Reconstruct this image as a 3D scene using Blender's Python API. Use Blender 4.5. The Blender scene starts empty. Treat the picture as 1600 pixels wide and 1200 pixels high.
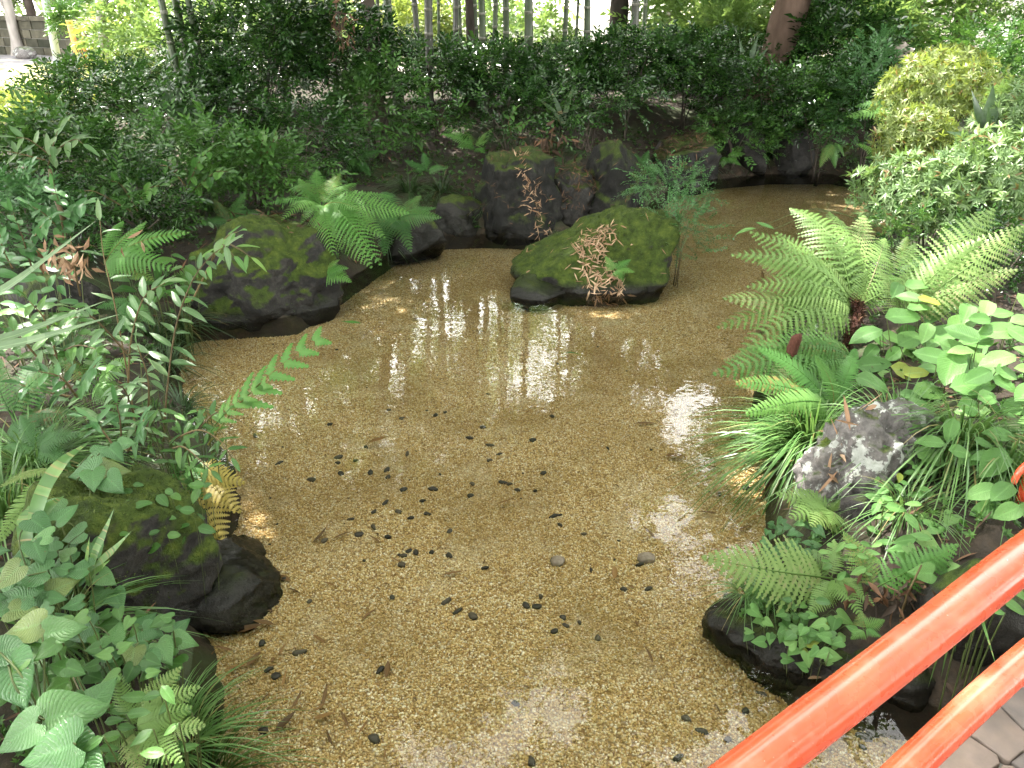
import bpy, math, random
import numpy as np
from mathutils import Vector, Matrix, noise

R = math.radians
scene = bpy.context.scene
COL = scene.collection

# ------------------------------------------------------------------ camera
CAM_H, TILT, FPX = 2.2, R(26.0), 1256.0
cam_data = bpy.data.cameras.new('camera')
cam_data.sensor_width = 36.0
cam_data.lens = 36.0 * FPX / 1600.0
cam_data.clip_start = 0.05
cam_data.clip_end = 600.0
cam = bpy.data.objects.new('camera', cam_data)
cam.location = (0, 0, CAM_H)
cam.rotation_euler = (math.pi / 2 - TILT, 0, 0)
COL.objects.link(cam)
scene.camera = cam

# ------------------------------------------------------------------ light
SUN_EL, SUN_AZ = R(60), R(-42)          # azimuth from +Y, negative = towards -X
SUN = Vector((math.sin(SUN_AZ) * math.cos(SUN_EL), math.cos(SUN_AZ) * math.cos(SUN_EL), math.sin(SUN_EL)))
world = bpy.data.worlds.new('World')
scene.world = world
world.use_nodes = True
wn, wl = world.node_tree.nodes, world.node_tree.links
wn.clear()
w_out = wn.new('ShaderNodeOutputWorld')
w_bg = wn.new('ShaderNodeBackground')
w_bg.inputs['Strength'].default_value = 0.15
sky = wn.new('ShaderNodeTexSky')
sky.sky_type = 'NISHITA'
sky.sun_disc = False
sky.sun_elevation = SUN_EL
sky.sun_rotation = SUN_AZ
sky.air_density = 1.0
sky.dust_density = 3.0
sky.ozone_density = 1.0
# thin bright summer cloud over most of the blue
tc = wn.new('ShaderNodeTexCoord')
cn = wn.new('ShaderNodeTexNoise')
cn.inputs['Scale'].default_value = 2.2
cn.inputs['Detail'].default_value = 5.0
cr = wn.new('ShaderNodeMapRange')
cr.inputs['From Min'].default_value = 0.34
cr.inputs['From Max'].default_value = 0.58
cr.inputs['To Min'].default_value = 0.35
cr.inputs['To Max'].default_value = 0.92
cm = wn.new('ShaderNodeMix')
cm.data_type = 'RGBA'
cm.inputs['B'].default_value = (5.6, 5.5, 5.25, 1)
wl.new(tc.outputs['Generated'], cn.inputs['Vector'])
wl.new(cn.outputs['Fac'], cr.inputs['Value'])
wl.new(cr.outputs['Result'], cm.inputs['Factor'])
# summer haze: the cloud layer brightens evenly towards the horizon all round
hz = wn.new('ShaderNodeSeparateXYZ'); wl.new(tc.outputs['Generated'], hz.inputs[0])
hr = wn.new('ShaderNodeMapRange')
for k_, v_ in zip(('From Min', 'From Max', 'To Min', 'To Max'), (0.0, 0.9, 2.8, 0.9)): hr.inputs[k_].default_value = v_
wl.new(hz.outputs['Z'], hr.inputs['Value'])
hm = wn.new('ShaderNodeVectorMath'); hm.operation = 'SCALE'
hm.inputs[0].default_value = (9.0, 8.9, 8.5)
wl.new(hr.outputs['Result'], hm.inputs['Scale'])
wl.new(hm.outputs['Vector'], cm.inputs['B'])
wl.new(sky.outputs['Color'], cm.inputs['A'])
wl.new(cm.outputs['Result'], w_bg.inputs['Color'])
wl.new(w_bg.outputs['Background'], w_out.inputs['Surface'])

sun_data = bpy.data.lights.new('sun', 'SUN')
sun_data.energy = 4.2
sun_data.angle = R(0.53)
sun_data.color = (1.0, 0.95, 0.86)
sun_obj = bpy.data.objects.new('sun', sun_data)
sun_obj.rotation_euler = SUN.to_track_quat('Z', 'Y').to_euler()
sun_obj.location = (0, 0, 30)
COL.objects.link(sun_obj)

scene.view_settings.view_transform = 'Standard'
scene.view_settings.look = 'None'
scene.view_settings.gamma = 1.0
scene.view_settings.use_curve_mapping = False
scene.view_settings.exposure = 2.65
scene.render.engine = 'CYCLES'
scene.cycles.use_denoising = True
scene.cycles.max_bounces = 8
scene.cycles.diffuse_bounces = 4
scene.cycles.glossy_bounces = 3
scene.cycles.transmission_bounces = 4
scene.cycles.transparent_max_bounces = 10
scene.cycles.sample_clamp_indirect = 6.0
scene.cycles.caustics_reflective = False
scene.cycles.caustics_refractive = False

# ------------------------------------------------------------------ measuring the photograph
cT, sT = math.cos(TILT), math.sin(TILT)
def ray(px, py):
    u, v = (px - 800.0) / FPX, (600.0 - py) / FPX
    return Vector((u, cT + v * sT, -sT + v * cT))
def G(px, py, z=0.0):
    d = ray(px, py); s = (z - CAM_H) / d.z
    return Vector((d.x * s, d.y * s, z))
def D(px, py, Y):
    d = ray(px, py); s = Y / d.y
    return Vector((d.x * s, Y, CAM_H + d.z * s))
def zc(p):
    return p[1] * cT + (CAM_H - p[2]) * sT
def mpp(p):                                   # metres per photo pixel at p
    return zc(p) / FPX
SCR_R = Vector((1, 0, 0)); SCR_U = Vector((0, sT, cT))

# ------------------------------------------------------------------ objects
def tag(o, label=None, cat=None, group=None, kind=None):
    if label: o['label'] = label
    if cat: o['category'] = cat
    if group: o['group'] = group
    if kind: o['kind'] = kind
    return o
def thing(name, label, cat, loc, group=None):
    o = bpy.data.objects.new(name, None)
    o.empty_display_size = 0.05
    o.location = loc
    COL.objects.link(o)
    return tag(o, label, cat, group)
def put(name, me, parent=None, M=None, loc=None, kind=None):
    """link a mesh; M / loc are in world space"""
    o = bpy.data.objects.new(name, me)
    if M is not None: o.matrix_basis = M
    elif loc is not None: o.location = loc
    if parent is not None:
        o.parent = parent
        o.location = Vector(o.location) - Vector(parent.location)
    COL.objects.link(o)
    if kind: o['kind'] = kind
    return o
def sub(name, me, parent, M=None, kind=None):
    """a sub-part in its part's own space"""
    o = bpy.data.objects.new(name, me)
    if M is not None: o.matrix_basis = M
    o.parent = parent
    COL.objects.link(o)
    if kind: o['kind'] = kind
    return o

class T:
    """a piece of geometry: verts, per-vert (u, v, rnd), faces as flat loops + counts"""
    def __init__(s, V=None, A=None, F=None):
        s.V = np.zeros((0, 3)) if V is None else np.asarray(V, float).reshape(-1, 3)
        s.A = np.zeros((len(s.V), 3)) if A is None else np.asarray(A, float).reshape(-1, 3)
        if F is None: s.L, s.C = np.zeros(0, int), np.zeros(0, int)
        else:
            s.C = np.array([len(f) for f in F], int)
            s.L = np.array([i for f in F for i in f], int)
    def add(s, o):
        s.L = np.concatenate([s.L, o.L + len(s.V)]); s.C = np.concatenate([s.C, o.C])
        s.V = np.concatenate([s.V, o.V]); s.A = np.concatenate([s.A, o.A])
        return s
    def mesh(s, name, mats, smooth=True, mi=None):
        me = bpy.data.meshes.new(name)
        nv, nf = len(s.V), len(s.C)
        me.vertices.add(nv); me.vertices.foreach_set('co', s.V.astype(np.float32).ravel())
        me.loops.add(len(s.L)); me.loops.foreach_set('vertex_index', s.L.astype(np.int32))
        st = np.concatenate([[0], np.cumsum(s.C)[:-1]]) if nf else np.zeros(0)
        me.polygons.add(nf); me.polygons.foreach_set('loop_start', st.astype(np.int32))
        me.polygons.foreach_set('loop_total', s.C.astype(np.int32))
        me.polygons.foreach_set('use_smooth', np.full(nf, smooth))
        for m in (mats if isinstance(mats, (list, tuple)) else [mats]): me.materials.append(m)
        if mi is not None: me.polygons.foreach_set('material_index', np.asarray(mi, np.int32))
        at = me.attributes.new('leaf', 'FLOAT_VECTOR', 'POINT')
        at.data.foreach_set('vector', s.A.astype(np.float32).ravel())
        me.update(calc_edges=True)
        me.validate()
        return me
def join(ts):
    o = T()
    off = np.cumsum([0] + [len(t.V) for t in ts])
    o.V = np.concatenate([t.V for t in ts]); o.A = np.concatenate([t.A for t in ts])
    o.L = np.concatenate([t.L + off[i] for i, t in enumerate(ts)]); o.C = np.concatenate([t.C for t in ts])
    return o
def xf(t, M, rnd=None):
    o = T(); M = np.array(M)
    o.V = t.V @ M[:3, :3].T + M[:3, 3]; o.A = t.A.copy(); o.L, o.C = t.L, t.C
    if rnd is not None: o.A[:, 2] = rnd
    return o
def norm(a):
    return a / np.maximum(np.linalg.norm(a, axis=-1, keepdims=True), 1e-9)
def frames(d, up):
    """(n,3,3) with columns x, y=d, z~up"""
    y = norm(d); x = norm(np.cross(y, up)); z = np.cross(x, y)
    return np.stack([x, y, z], axis=-1)
def scatter(tpl, P, Rm, S, rnd, keep_rnd=0.35):
    """copies of template(s) tpl at P with rotations Rm, scales S"""
    tpls = tpl if isinstance(tpl, list) else [tpl]
    n = len(P); which = np.arange(n) % len(tpls); out = []
    S = np.asarray(S, float)
    if S.ndim == 1: S = S[:, None]
    for k, t in enumerate(tpls):
        ii = np.where(which == k)[0]; m = len(ii)
        if m == 0: continue
        V = np.einsum('nij,nkj->nki', Rm[ii], t.V[None] * S[ii][:, None, :]) + P[ii][:, None, :]
        o = T(); o.V = V.reshape(-1, 3)
        A = np.repeat(t.A[None], m, 0)
        A[:, :, 2] = (A[:, :, 2] * keep_rnd + rnd[ii][:, None]) % 1.0
        o.A = A.reshape(-1, 3)
        o.L = (t.L[None] + (np.arange(m) * len(t.V))[:, None]).ravel()
        o.C = np.tile(t.C, m)
        out.append(o)
    return join(out)
def Mframe(p, d, up, s=1.0):
    d = Vector(d).normalized(); up = Vector(up)
    x = d.cross(up)
    if x.length < 1e-6: x = d.cross(Vector((1, 0, 0.01)))
    x.normalize(); z = x.cross(d)
    sv = (s, s, s) if not isinstance(s, (tuple, list)) else s
    M = Matrix(((x.x * sv[0], d.x * sv[1], z.x * sv[2], p[0]), (x.y * sv[0], d.y * sv[1], z.y * sv[2], p[1]),
                (x.z * sv[0], d.z * sv[1], z.z * sv[2], p[2]), (0, 0, 0, 1)))
    return M
def catmull(pts, n=6):
    P = [Vector(p) for p in pts]
    if len(P) < 3: 
        return [P[0].lerp(P[-1], i / n) for i in range(n + 1)]
    P = [P[0] * 2 - P[1]] + P + [P[-1] * 2 - P[-2]]
    out = []
    for i in range(1, len(P) - 2):
        a, b, c, d = P[i - 1:i + 3]
        for k in range(n):
            t = k / n
            out.append(0.5 * ((2 * b) + (c - a) * t + (2 * a - 5 * b + 4 * c - d) * t * t + (3 * b - a - 3 * c + d) * t ** 3))
    out.append(P[-2])
    return out
def tube(pts, rad, sides=6, cap=True, rnd=0.5):
    pts = [Vector(p) for p in pts]; n = len(pts)
    if not hasattr(rad, '__len__'): rad = [rad] * n
    elif len(rad) != n: rad = np.interp(np.linspace(0, 1, n), np.linspace(0, 1, len(rad)), rad)
    V, A, F = [], [], []
    prev = None
    for i, p in enumerate(pts):
        d = (pts[min(i + 1, n - 1)] - pts[max(i - 1, 0)]).normalized()
        if prev is None:
            x = d.cross(Vector((0, 0, 1)))
            if x.length < 1e-3: x = Vector((1, 0, 0))
        else: x = prev - d * prev.dot(d)
        x.normalize(); prev = x; y = d.cross(x)
        for k in range(sides):
            a = 2 * math.pi * k / sides
            V.append(p + (x * math.cos(a) + y * math.sin(a)) * rad[i]); A.append((i / (n - 1), 0.5, rnd))
    for i in range(n - 1):
        for k in range(sides):
            a, b = i * sides + k, i * sides + (k + 1) % sides
            F.append((a, b, b + sides, a + sides))
    if cap:
        F.append(tuple(range(sides - 1, -1, -1))); F.append(tuple(range((n - 1) * sides, n * sides)))
    return T(V, A, F)
def box(x0, x1, y0, y1, z0, z1):
    V = [(x, y, z) for z in (z0, z1) for y in (y0, y1) for x in (x0, x1)]
    F = [(0, 2, 3, 1), (4, 5, 7, 6), (0, 1, 5, 4), (1, 3, 7, 5), (3, 2, 6, 7), (2, 0, 4, 6)]
    return T(V, None, F)
# ------------------------------------------------------------------ materials
def new_mat(name):
    m = bpy.data.materials.new(name); m.use_nodes = True
    nt = m.node_tree; nt.nodes.clear()
    return m, nt.nodes, nt.links
def N(nodes, kind, **kw):
    n = nodes.new('ShaderNode' + kind)
    for k, v in kw.items(): setattr(n, k, v)
    return n
def ramp(nodes, links, fac, stops):
    r = N(nodes, 'ValToRGB'); e = r.color_ramp.elements
    while len(e) > 1: e.remove(e[-1])
    e[0].position, e[0].color = stops[0][0], (*stops[0][1], 1)
    for p, c in stops[1:]:
        k = e.new(p); k.color = (*c, 1)
    links.new(fac, r.inputs['Fac'])
    return r.outputs['Color']
def mixc(nodes, links, fac, a, b, mode='MIX'):
    m = N(nodes, 'Mix', data_type='RGBA', blend_type=mode)
    for s, v in (('Factor', fac), ('A', a), ('B', b)):
        i = m.inputs[s] if s == 'Factor' else [q for q in m.inputs if q.name == s and q.type == 'RGBA'][0]
        if hasattr(v, 'is_linked') or hasattr(v, 'links'): links.new(v, i)
        elif s == 'Factor': i.default_value = v
        else: i.default_value = (*v, 1)
    return [q for q in m.outputs if q.type == 'RGBA'][0]
def math_(nodes, links, op, a, b=None, clamp=False):
    m = N(nodes, 'Math', operation=op); m.use_clamp = clamp
    for i, v in enumerate((a, b)):
        if v is None: continue
        if hasattr(v, 'links'): links.new(v, m.inputs[i])
        else: m.inputs[i].default_value = v
    return m.outputs[0]
def maprange(nodes, links, v, a, b, c=0.0, d=1.0):
    m = N(nodes, 'MapRange'); links.new(v, m.inputs['Value'])
    for k, x in zip(('From Min', 'From Max', 'To Min', 'To Max'), (a, b, c, d)): m.inputs[k].default_value = x
    return m.outputs['Result']
def noise_(nodes, links, vec, scale, detail=3.0, rough=0.55):
    n = N(nodes, 'TexNoise'); n.inputs['Scale'].default_value = scale
    n.inputs['Detail'].default_value = detail; n.inputs['Roughness'].default_value = rough
    if vec is not None: links.new(vec, n.inputs['Vector'])
    return n.outputs['Fac']
def bump_(nodes, links, h, strength, dist):
    b = N(nodes, 'Bump'); b.inputs['Strength'].default_value = strength; b.inputs['Distance'].default_value = dist
    links.new(h, b.inputs['Height'])
    return b.outputs['Normal']

def leaf_mat(name, c0, c1, c2=None, rough=0.42, trans=0.3, tcol=None, spec=0.5, veins=0.0, rib=0.35, spots=0.0, old=None):
    """leaf: c0..c1 by leaf, paler rib, light through the blade; old = colour of the odd withered one"""
    m, n, l = new_mat(name)
    at = N(n, 'Attribute', attribute_name='leaf'); sx = N(n, 'SeparateXYZ'); l.new(at.outputs['Vector'], sx.inputs[0])
    oi = N(n, 'ObjectInfo')
    r = math_(n, l, 'FRACT', math_(n, l, 'ADD', sx.outputs['Z'], oi.outputs['Random']))
    stops = [(0.0, c0), (0.55, c1), (0.93, c2 or c1)]
    if old: stops += [(0.945, c2 or c1), (0.955, old), (1.0, old)]
    col = ramp(n, l, r, stops)
    av = math_(n, l, 'ABSOLUTE', sx.outputs['Y'])
    ge = N(n, 'NewGeometry')
    if rib:
        k = maprange(n, l, av, 0.03, 0.13, rib, 0.0)
        col = mixc(n, l, k, col, tuple(min(1, c * 1.9 + 0.03) for c in c1))
    tcn = N(n, 'TexCoord')
    mot = noise_(n, l, tcn.outputs['Object'], 22.0, 3.0)
    col = mixc(n, l, maprange(n, l, mot, 0.35, 0.75, 0.0, 0.35), col, tuple(c * 0.62 for c in c0))
    if spots:
        sp = noise_(n, l, ge.outputs['Position'], 75.0, 2.0)
        col = mixc(n, l, maprange(n, l, sp, 0.70, 0.74, 0.0, spots), col, (0.10, 0.055, 0.02))
    p = N(n, 'BsdfPrincipled'); l.new(col, p.inputs['Base Color'])
    p.inputs['Roughness'].default_value = rough
    p.inputs['Specular IOR Level'].default_value = spec
    if veins:
        w = math_(n, l, 'SUBTRACT', sx.outputs['X'], math_(n, l, 'MULTIPLY', av, 0.28))
        ww = math_(n, l, 'SINE', math_(n, l, 'MULTIPLY', w, 46.0))
        h = math_(n, l, 'ADD', math_(n, l, 'MULTIPLY', math_(n, l, 'POWER', math_(n, l, 'ABSOLUTE', ww), 0.4), 0.6), math_(n, l, 'MULTIPLY', mot, 0.8))
        l.new(bump_(n, l, h, veins, 0.004), p.inputs['Normal'])
    tr = N(n, 'BsdfTranslucent')
    if tcol: l.new(mixc(n, l, 0.65, col, tcol), tr.inputs['Color'])
    else: l.new(col, tr.inputs['Color'])
    mx = N(n, 'MixShader'); mx.inputs['Fac'].default_value = trans
    l.new(p.outputs[0], mx.inputs[1]); l.new(tr.outputs[0], mx.inputs[2])
    o = N(n, 'OutputMaterial'); l.new(mx.outputs[0], o.inputs['Surface'])
    return m

def plain_mat(name, stops, rough=0.8, scale=20.0, bump=0.3, bdist=0.01, spec=0.3, rnd=True, detail=4.0, coord='Object', stretch=None):
    m, n, l = new_mat(name)
    tcn = N(n, 'TexCoord'); v = tcn.outputs[coord]
    if stretch:
        mp = N(n, 'Mapping'); mp.inputs['Scale'].default_value = stretch; l.new(v, mp.inputs['Vector']); v = mp.outputs[0]
    f = noise_(n, l, v, scale, detail)
    g = f
    if rnd:
        at = N(n, 'Attribute', attribute_name='leaf'); sx = N(n, 'SeparateXYZ'); l.new(at.outputs['Vector'], sx.inputs[0])
        oi = N(n, 'ObjectInfo')
        r = math_(n, l, 'FRACT', math_(n, l, 'ADD', sx.outputs['Z'], oi.outputs['Random']))
        g = math_(n, l, 'ADD', math_(n, l, 'MULTIPLY', f, 0.6), math_(n, l, 'MULTIPLY', r, 0.5))
    col = ramp(n, l, g, stops)
    p = N(n, 'BsdfPrincipled'); l.new(col, p.inputs['Base Color'])
    p.inputs['Roughness'].default_value = rough; p.inputs['Specular IOR Level'].default_value = spec
    if bump: l.new(bump_(n, l, f, bump, bdist), p.inputs['Normal'])
    o = N(n, 'OutputMaterial'); l.new(p.outputs[0], o.inputs['Surface'])
    return m

def rock_mat(name, moss=0.5, lichen=0.0, base=((0.008, 0.008, 0.009), (0.024, 0.022, 0.021), (0.068, 0.063, 0.058)), mossc=((0.014, 0.025, 0.004), (0.038, 0.060, 0.008), (0.085, 0.11, 0.016)), wet=0.07, gloss=0.75):
    m, n, l = new_mat(name)
    ge = N(n, 'NewGeometry'); P = ge.outputs['Position']
    f1 = noise_(n, l, P, 5.0, 6.0, 0.65); f2 = noise_(n, l, P, 45.0, 5.0, 0.7)
    vo = N(n, 'TexVoronoi'); vo.inputs['Scale'].default_value = 60.0; l.new(P, vo.inputs['Vector'])
    st = math_(n, l, 'ADD', math_(n, l, 'MULTIPLY', f1, 0.55), math_(n, l, 'MULTIPLY', f2, 0.45))
    col = ramp(n, l, st, [(0.30, base[0]), (0.50, base[1]), (0.72, base[2])])
    sx = N(n, 'SeparateXYZ'); l.new(ge.outputs['Normal'], sx.inputs[0])
    sp = N(n, 'SeparateXYZ'); l.new(P, sp.inputs[0])
    if lichen:
        lf = noise_(n, l, P, 11.0, 6.0, 0.7)
        col = mixc(n, l, maprange(n, l, lf, 0.66 - lichen * 0.12, 0.68 - lichen * 0.11, 0.0, 0.92), col, (0.36, 0.37, 0.35))
    mf = noise_(n, l, P, 3.2, 5.0, 0.6)
    mm = math_(n, l, 'ADD', math_(n, l, 'MULTIPLY', sx.outputs['Z'], 0.55), math_(n, l, 'MULTIPLY', mf, 0.9))
    mm = math_(n, l, 'ADD', mm, math_(n, l, 'MULTIPLY', f2, 0.15))
    mk = maprange(n, l, mm, 1.02 - moss * 0.6, 1.16 - moss * 0.6)
    above = maprange(n, l, sp.outputs['Z'], 0.02, 0.07)
    mk = math_(n, l, 'MULTIPLY', mk, above, True)
    mcol = ramp(n, l, noise_(n, l, P, 14.0, 5.0, 0.7), [(0.3, mossc[0]), (0.5, mossc[1]), (0.7, mossc[2])])
    col = mixc(n, l, mk, col, mcol)
    wt = maprange(n, l, math_(n, l, 'ADD', sp.outputs['Z'], math_(n, l, 'MULTIPLY', f1, 0.06)), wet, wet + 0.05, 1.0, 0.0)
    col = mixc(n, l, math_(n, l, 'MULTIPLY', wt, 0.6), col, (0.006, 0.0055, 0.004))
    p = N(n, 'BsdfPrincipled'); l.new(col, p.inputs['Base Color'])
    p.inputs['Specular IOR Level'].default_value = 0.22
    rg = mixc(n, l, wt, (gloss,) * 3, (0.18,) * 3); l.new(rg, p.inputs['Roughness'])
    h = math_(n, l, 'ADD', math_(n, l, 'MULTIPLY', f2, 0.7), math_(n, l, 'MULTIPLY', mk, math_(n, l, 'MULTIPLY', noise_(n, l, P, 130.0, 3.0), 0.9)))
    l.new(bump_(n, l, h, 0.8, 0.02), p.inputs['Normal'])
    o = N(n, 'OutputMaterial'); l.new(p.outputs[0], o.inputs['Surface'])
    return m

M = {}
# leaves: real base colours
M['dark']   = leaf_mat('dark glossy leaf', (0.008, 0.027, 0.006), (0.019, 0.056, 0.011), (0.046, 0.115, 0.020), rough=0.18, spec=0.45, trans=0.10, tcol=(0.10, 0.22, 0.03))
M['mid']    = leaf_mat('mid green leaf', (0.026, 0.080, 0.014), (0.050, 0.130, 0.024), (0.085, 0.185, 0.036), rough=0.3, spec=0.4, trans=0.25, tcol=(0.14, 0.28, 0.04), veins=0.3)
M['teal']   = leaf_mat('blue green leaf', (0.034, 0.095, 0.030), (0.056, 0.145, 0.045), (0.085, 0.19, 0.062), rough=0.32, spec=0.4, trans=0.22, tcol=(0.12, 0.26, 0.08))
M['pale']   = leaf_mat('pale azalea leaf', (0.085, 0.155, 0.055), (0.145, 0.23, 0.085), (0.21, 0.30, 0.12), rough=0.42, trans=0.28, tcol=(0.22, 0.36, 0.06), old=(0.16, 0.07, 0.025))
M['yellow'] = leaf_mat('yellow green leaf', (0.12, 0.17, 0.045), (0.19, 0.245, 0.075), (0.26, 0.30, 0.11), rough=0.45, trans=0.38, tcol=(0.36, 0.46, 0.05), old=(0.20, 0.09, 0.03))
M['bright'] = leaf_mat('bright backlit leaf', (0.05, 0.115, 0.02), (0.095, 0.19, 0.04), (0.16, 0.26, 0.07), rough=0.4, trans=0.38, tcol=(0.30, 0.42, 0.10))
M['canopy'] = leaf_mat('canopy leaf', (0.03, 0.075, 0.015), (0.06, 0.13, 0.025), (0.10, 0.19, 0.035), rough=0.45, trans=0.35, tcol=(0.25, 0.38, 0.05), rib=0)
M['heart']  = leaf_mat('heart leaf', (0.036, 0.11, 0.030), (0.060, 0.155, 0.046), (0.10, 0.215, 0.066), rough=0.30, spec=0.5, trans=0.22, tcol=(0.16, 0.30, 0.06), veins=0.7, old=(0.11, 0.15, 0.035), rib=0.25, spots=0.8)
M['broad']  = leaf_mat('broad soft leaf', (0.065, 0.165, 0.035), (0.105, 0.235, 0.058), (0.16, 0.29, 0.08), rough=0.46, spec=0.4, trans=0.28, tcol=(0.22, 0.38, 0.07), veins=0.5, rib=0.3, spots=0.5, old=(0.22, 0.26, 0.03))
M['lance']  = leaf_mat('grey green lance leaf', (0.058, 0.125, 0.045), (0.090, 0.165, 0.068), (0.135, 0.215, 0.085), rough=0.3, trans=0.22, tcol=(0.17, 0.30, 0.06), veins=0.25, rib=0.3)
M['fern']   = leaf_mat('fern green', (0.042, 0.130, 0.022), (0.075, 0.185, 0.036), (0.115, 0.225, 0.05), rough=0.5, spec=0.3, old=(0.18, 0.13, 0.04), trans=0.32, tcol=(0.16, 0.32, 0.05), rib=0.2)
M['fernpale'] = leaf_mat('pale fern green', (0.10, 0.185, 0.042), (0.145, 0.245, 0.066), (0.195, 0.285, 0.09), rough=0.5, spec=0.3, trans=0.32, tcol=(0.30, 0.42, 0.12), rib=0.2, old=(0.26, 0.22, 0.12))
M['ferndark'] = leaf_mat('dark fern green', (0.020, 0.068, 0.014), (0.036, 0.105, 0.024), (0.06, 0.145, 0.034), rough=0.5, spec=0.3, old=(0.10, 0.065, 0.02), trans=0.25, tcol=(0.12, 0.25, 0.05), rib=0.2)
M['ferngold'] = leaf_mat('yellowing fern', (0.26, 0.20, 0.035), (0.36, 0.29, 0.06), (0.30, 0.30, 0.06), rough=0.5, trans=0.3, tcol=(0.5, 0.42, 0.08), rib=0.2)
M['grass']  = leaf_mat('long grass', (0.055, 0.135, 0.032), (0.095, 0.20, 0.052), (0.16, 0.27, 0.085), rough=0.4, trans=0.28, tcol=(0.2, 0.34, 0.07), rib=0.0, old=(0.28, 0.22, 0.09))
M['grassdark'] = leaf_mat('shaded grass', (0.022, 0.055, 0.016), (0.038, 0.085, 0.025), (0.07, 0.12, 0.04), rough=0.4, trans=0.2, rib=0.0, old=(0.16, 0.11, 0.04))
M['strap']  = leaf_mat('strap leaf', (0.028, 0.060, 0.026), (0.045, 0.085, 0.036), (0.065, 0.11, 0.05), rough=0.33, trans=0.18, tcol=(0.1, 0.2, 0.04), rib=0.2)
M['straplight'] = leaf_mat('pale blade', (0.085, 0.15, 0.06), (0.12, 0.19, 0.085), (0.15, 0.22, 0.11), rough=0.35, trans=0.2, rib=0.5)
M['dry']    = leaf_mat('dry bamboo leaf', (0.17, 0.09, 0.045), (0.31, 0.185, 0.11), (0.46, 0.32, 0.21), rough=0.7, trans=0.12, rib=0.1)
M['sunk']   = leaf_mat('sunken brown leaf', (0.055, 0.026, 0.008), (0.15, 0.075, 0.02), (0.24, 0.13, 0.04), rough=0.6, trans=0.0, rib=0.1)
M['litter'] = leaf_mat('brown litter', (0.022, 0.012, 0.006), (0.058, 0.028, 0.013), (0.15, 0.072, 0.034), rough=0.75, trans=0.05, rib=0.0)
M['moss']   = leaf_mat('moss shoots', (0.03, 0.05, 0.006), (0.06, 0.09, 0.012), (0.10, 0.135, 0.02), rough=0.7, trans=0.25, rib=0.0)
# bark, stalks
M['stem']   = plain_mat('plant stalk', [(0.2, (0.05, 0.035, 0.018)), (0.8, (0.14, 0.10, 0.045))], 0.6, 60, 0.2, 0.002)
M['stalk']  = plain_mat('green stalk', [(0.2, (0.035, 0.055, 0.015)), (0.8, (0.08, 0.10, 0.03))], 0.5, 60, 0.1, 0.002)
M['bark']   = plain_mat('dark bark', [(0.25, (0.015, 0.011, 0.009)), (0.5, (0.045, 0.034, 0.028)), (0.8, (0.10, 0.08, 0.065))], 0.9, 9, 0.9, 0.03, stretch=(1, 1, 0.3))
M['redbark'] = plain_mat('reddish bark', [(0.25, (0.018, 0.011, 0.008)), (0.5, (0.06, 0.036, 0.027)), (0.8, (0.13, 0.085, 0.066))], 0.9, 9, 0.9, 0.03, stretch=(1, 1, 0.35))
M['palebark'] = plain_mat('pale bark', [(0.25, (0.16, 0.14, 0.13)), (0.6, (0.32, 0.29, 0.27)), (0.85, (0.44, 0.41, 0.38))], 0.85, 10, 0.6, 0.02, stretch=(1, 1, 0.3))
M['fur']    = plain_mat('furry fern rootstock', [(0.25, (0.018, 0.006, 0.004)), (0.7, (0.085, 0.03, 0.02))], 0.85, 90, 1.0, 0.01)

def bamboo_mat(name, c0, c1):
    m, n, l = new_mat(name)
    ge = N(n, 'NewGeometry'); at = N(n, 'Attribute', attribute_name='leaf'); sx = N(n, 'SeparateXYZ'); l.new(at.outputs['Vector'], sx.inputs[0])
    f = noise_(n, l, ge.outputs['Position'], 6.0, 4.0)
    col = ramp(n, l, f, [(0.3, c0), (0.7, c1)])
    k = sx.outputs['Y']                                     # 1 right at a node ring
    col = mixc(n, l, maprange(n, l, k, 0.6, 1.0, 0.0, 0.75), col, (0.20, 0.19, 0.16))
    p = N(n, 'BsdfPrincipled'); l.new(col, p.inputs['Base Color']); p.inputs['Roughness'].default_value = 0.42
    o = N(n, 'OutputMaterial'); l.new(p.outputs[0], o.inputs['Surface'])
    return m
M['bamboo'] = bamboo_mat('bamboo skin', (0.020, 0.034, 0.012), (0.052, 0.075, 0.030))
M['bamboogrey'] = bamboo_mat('old bamboo skin', (0.030, 0.032, 0.026), (0.075, 0.075, 0.06))

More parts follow.
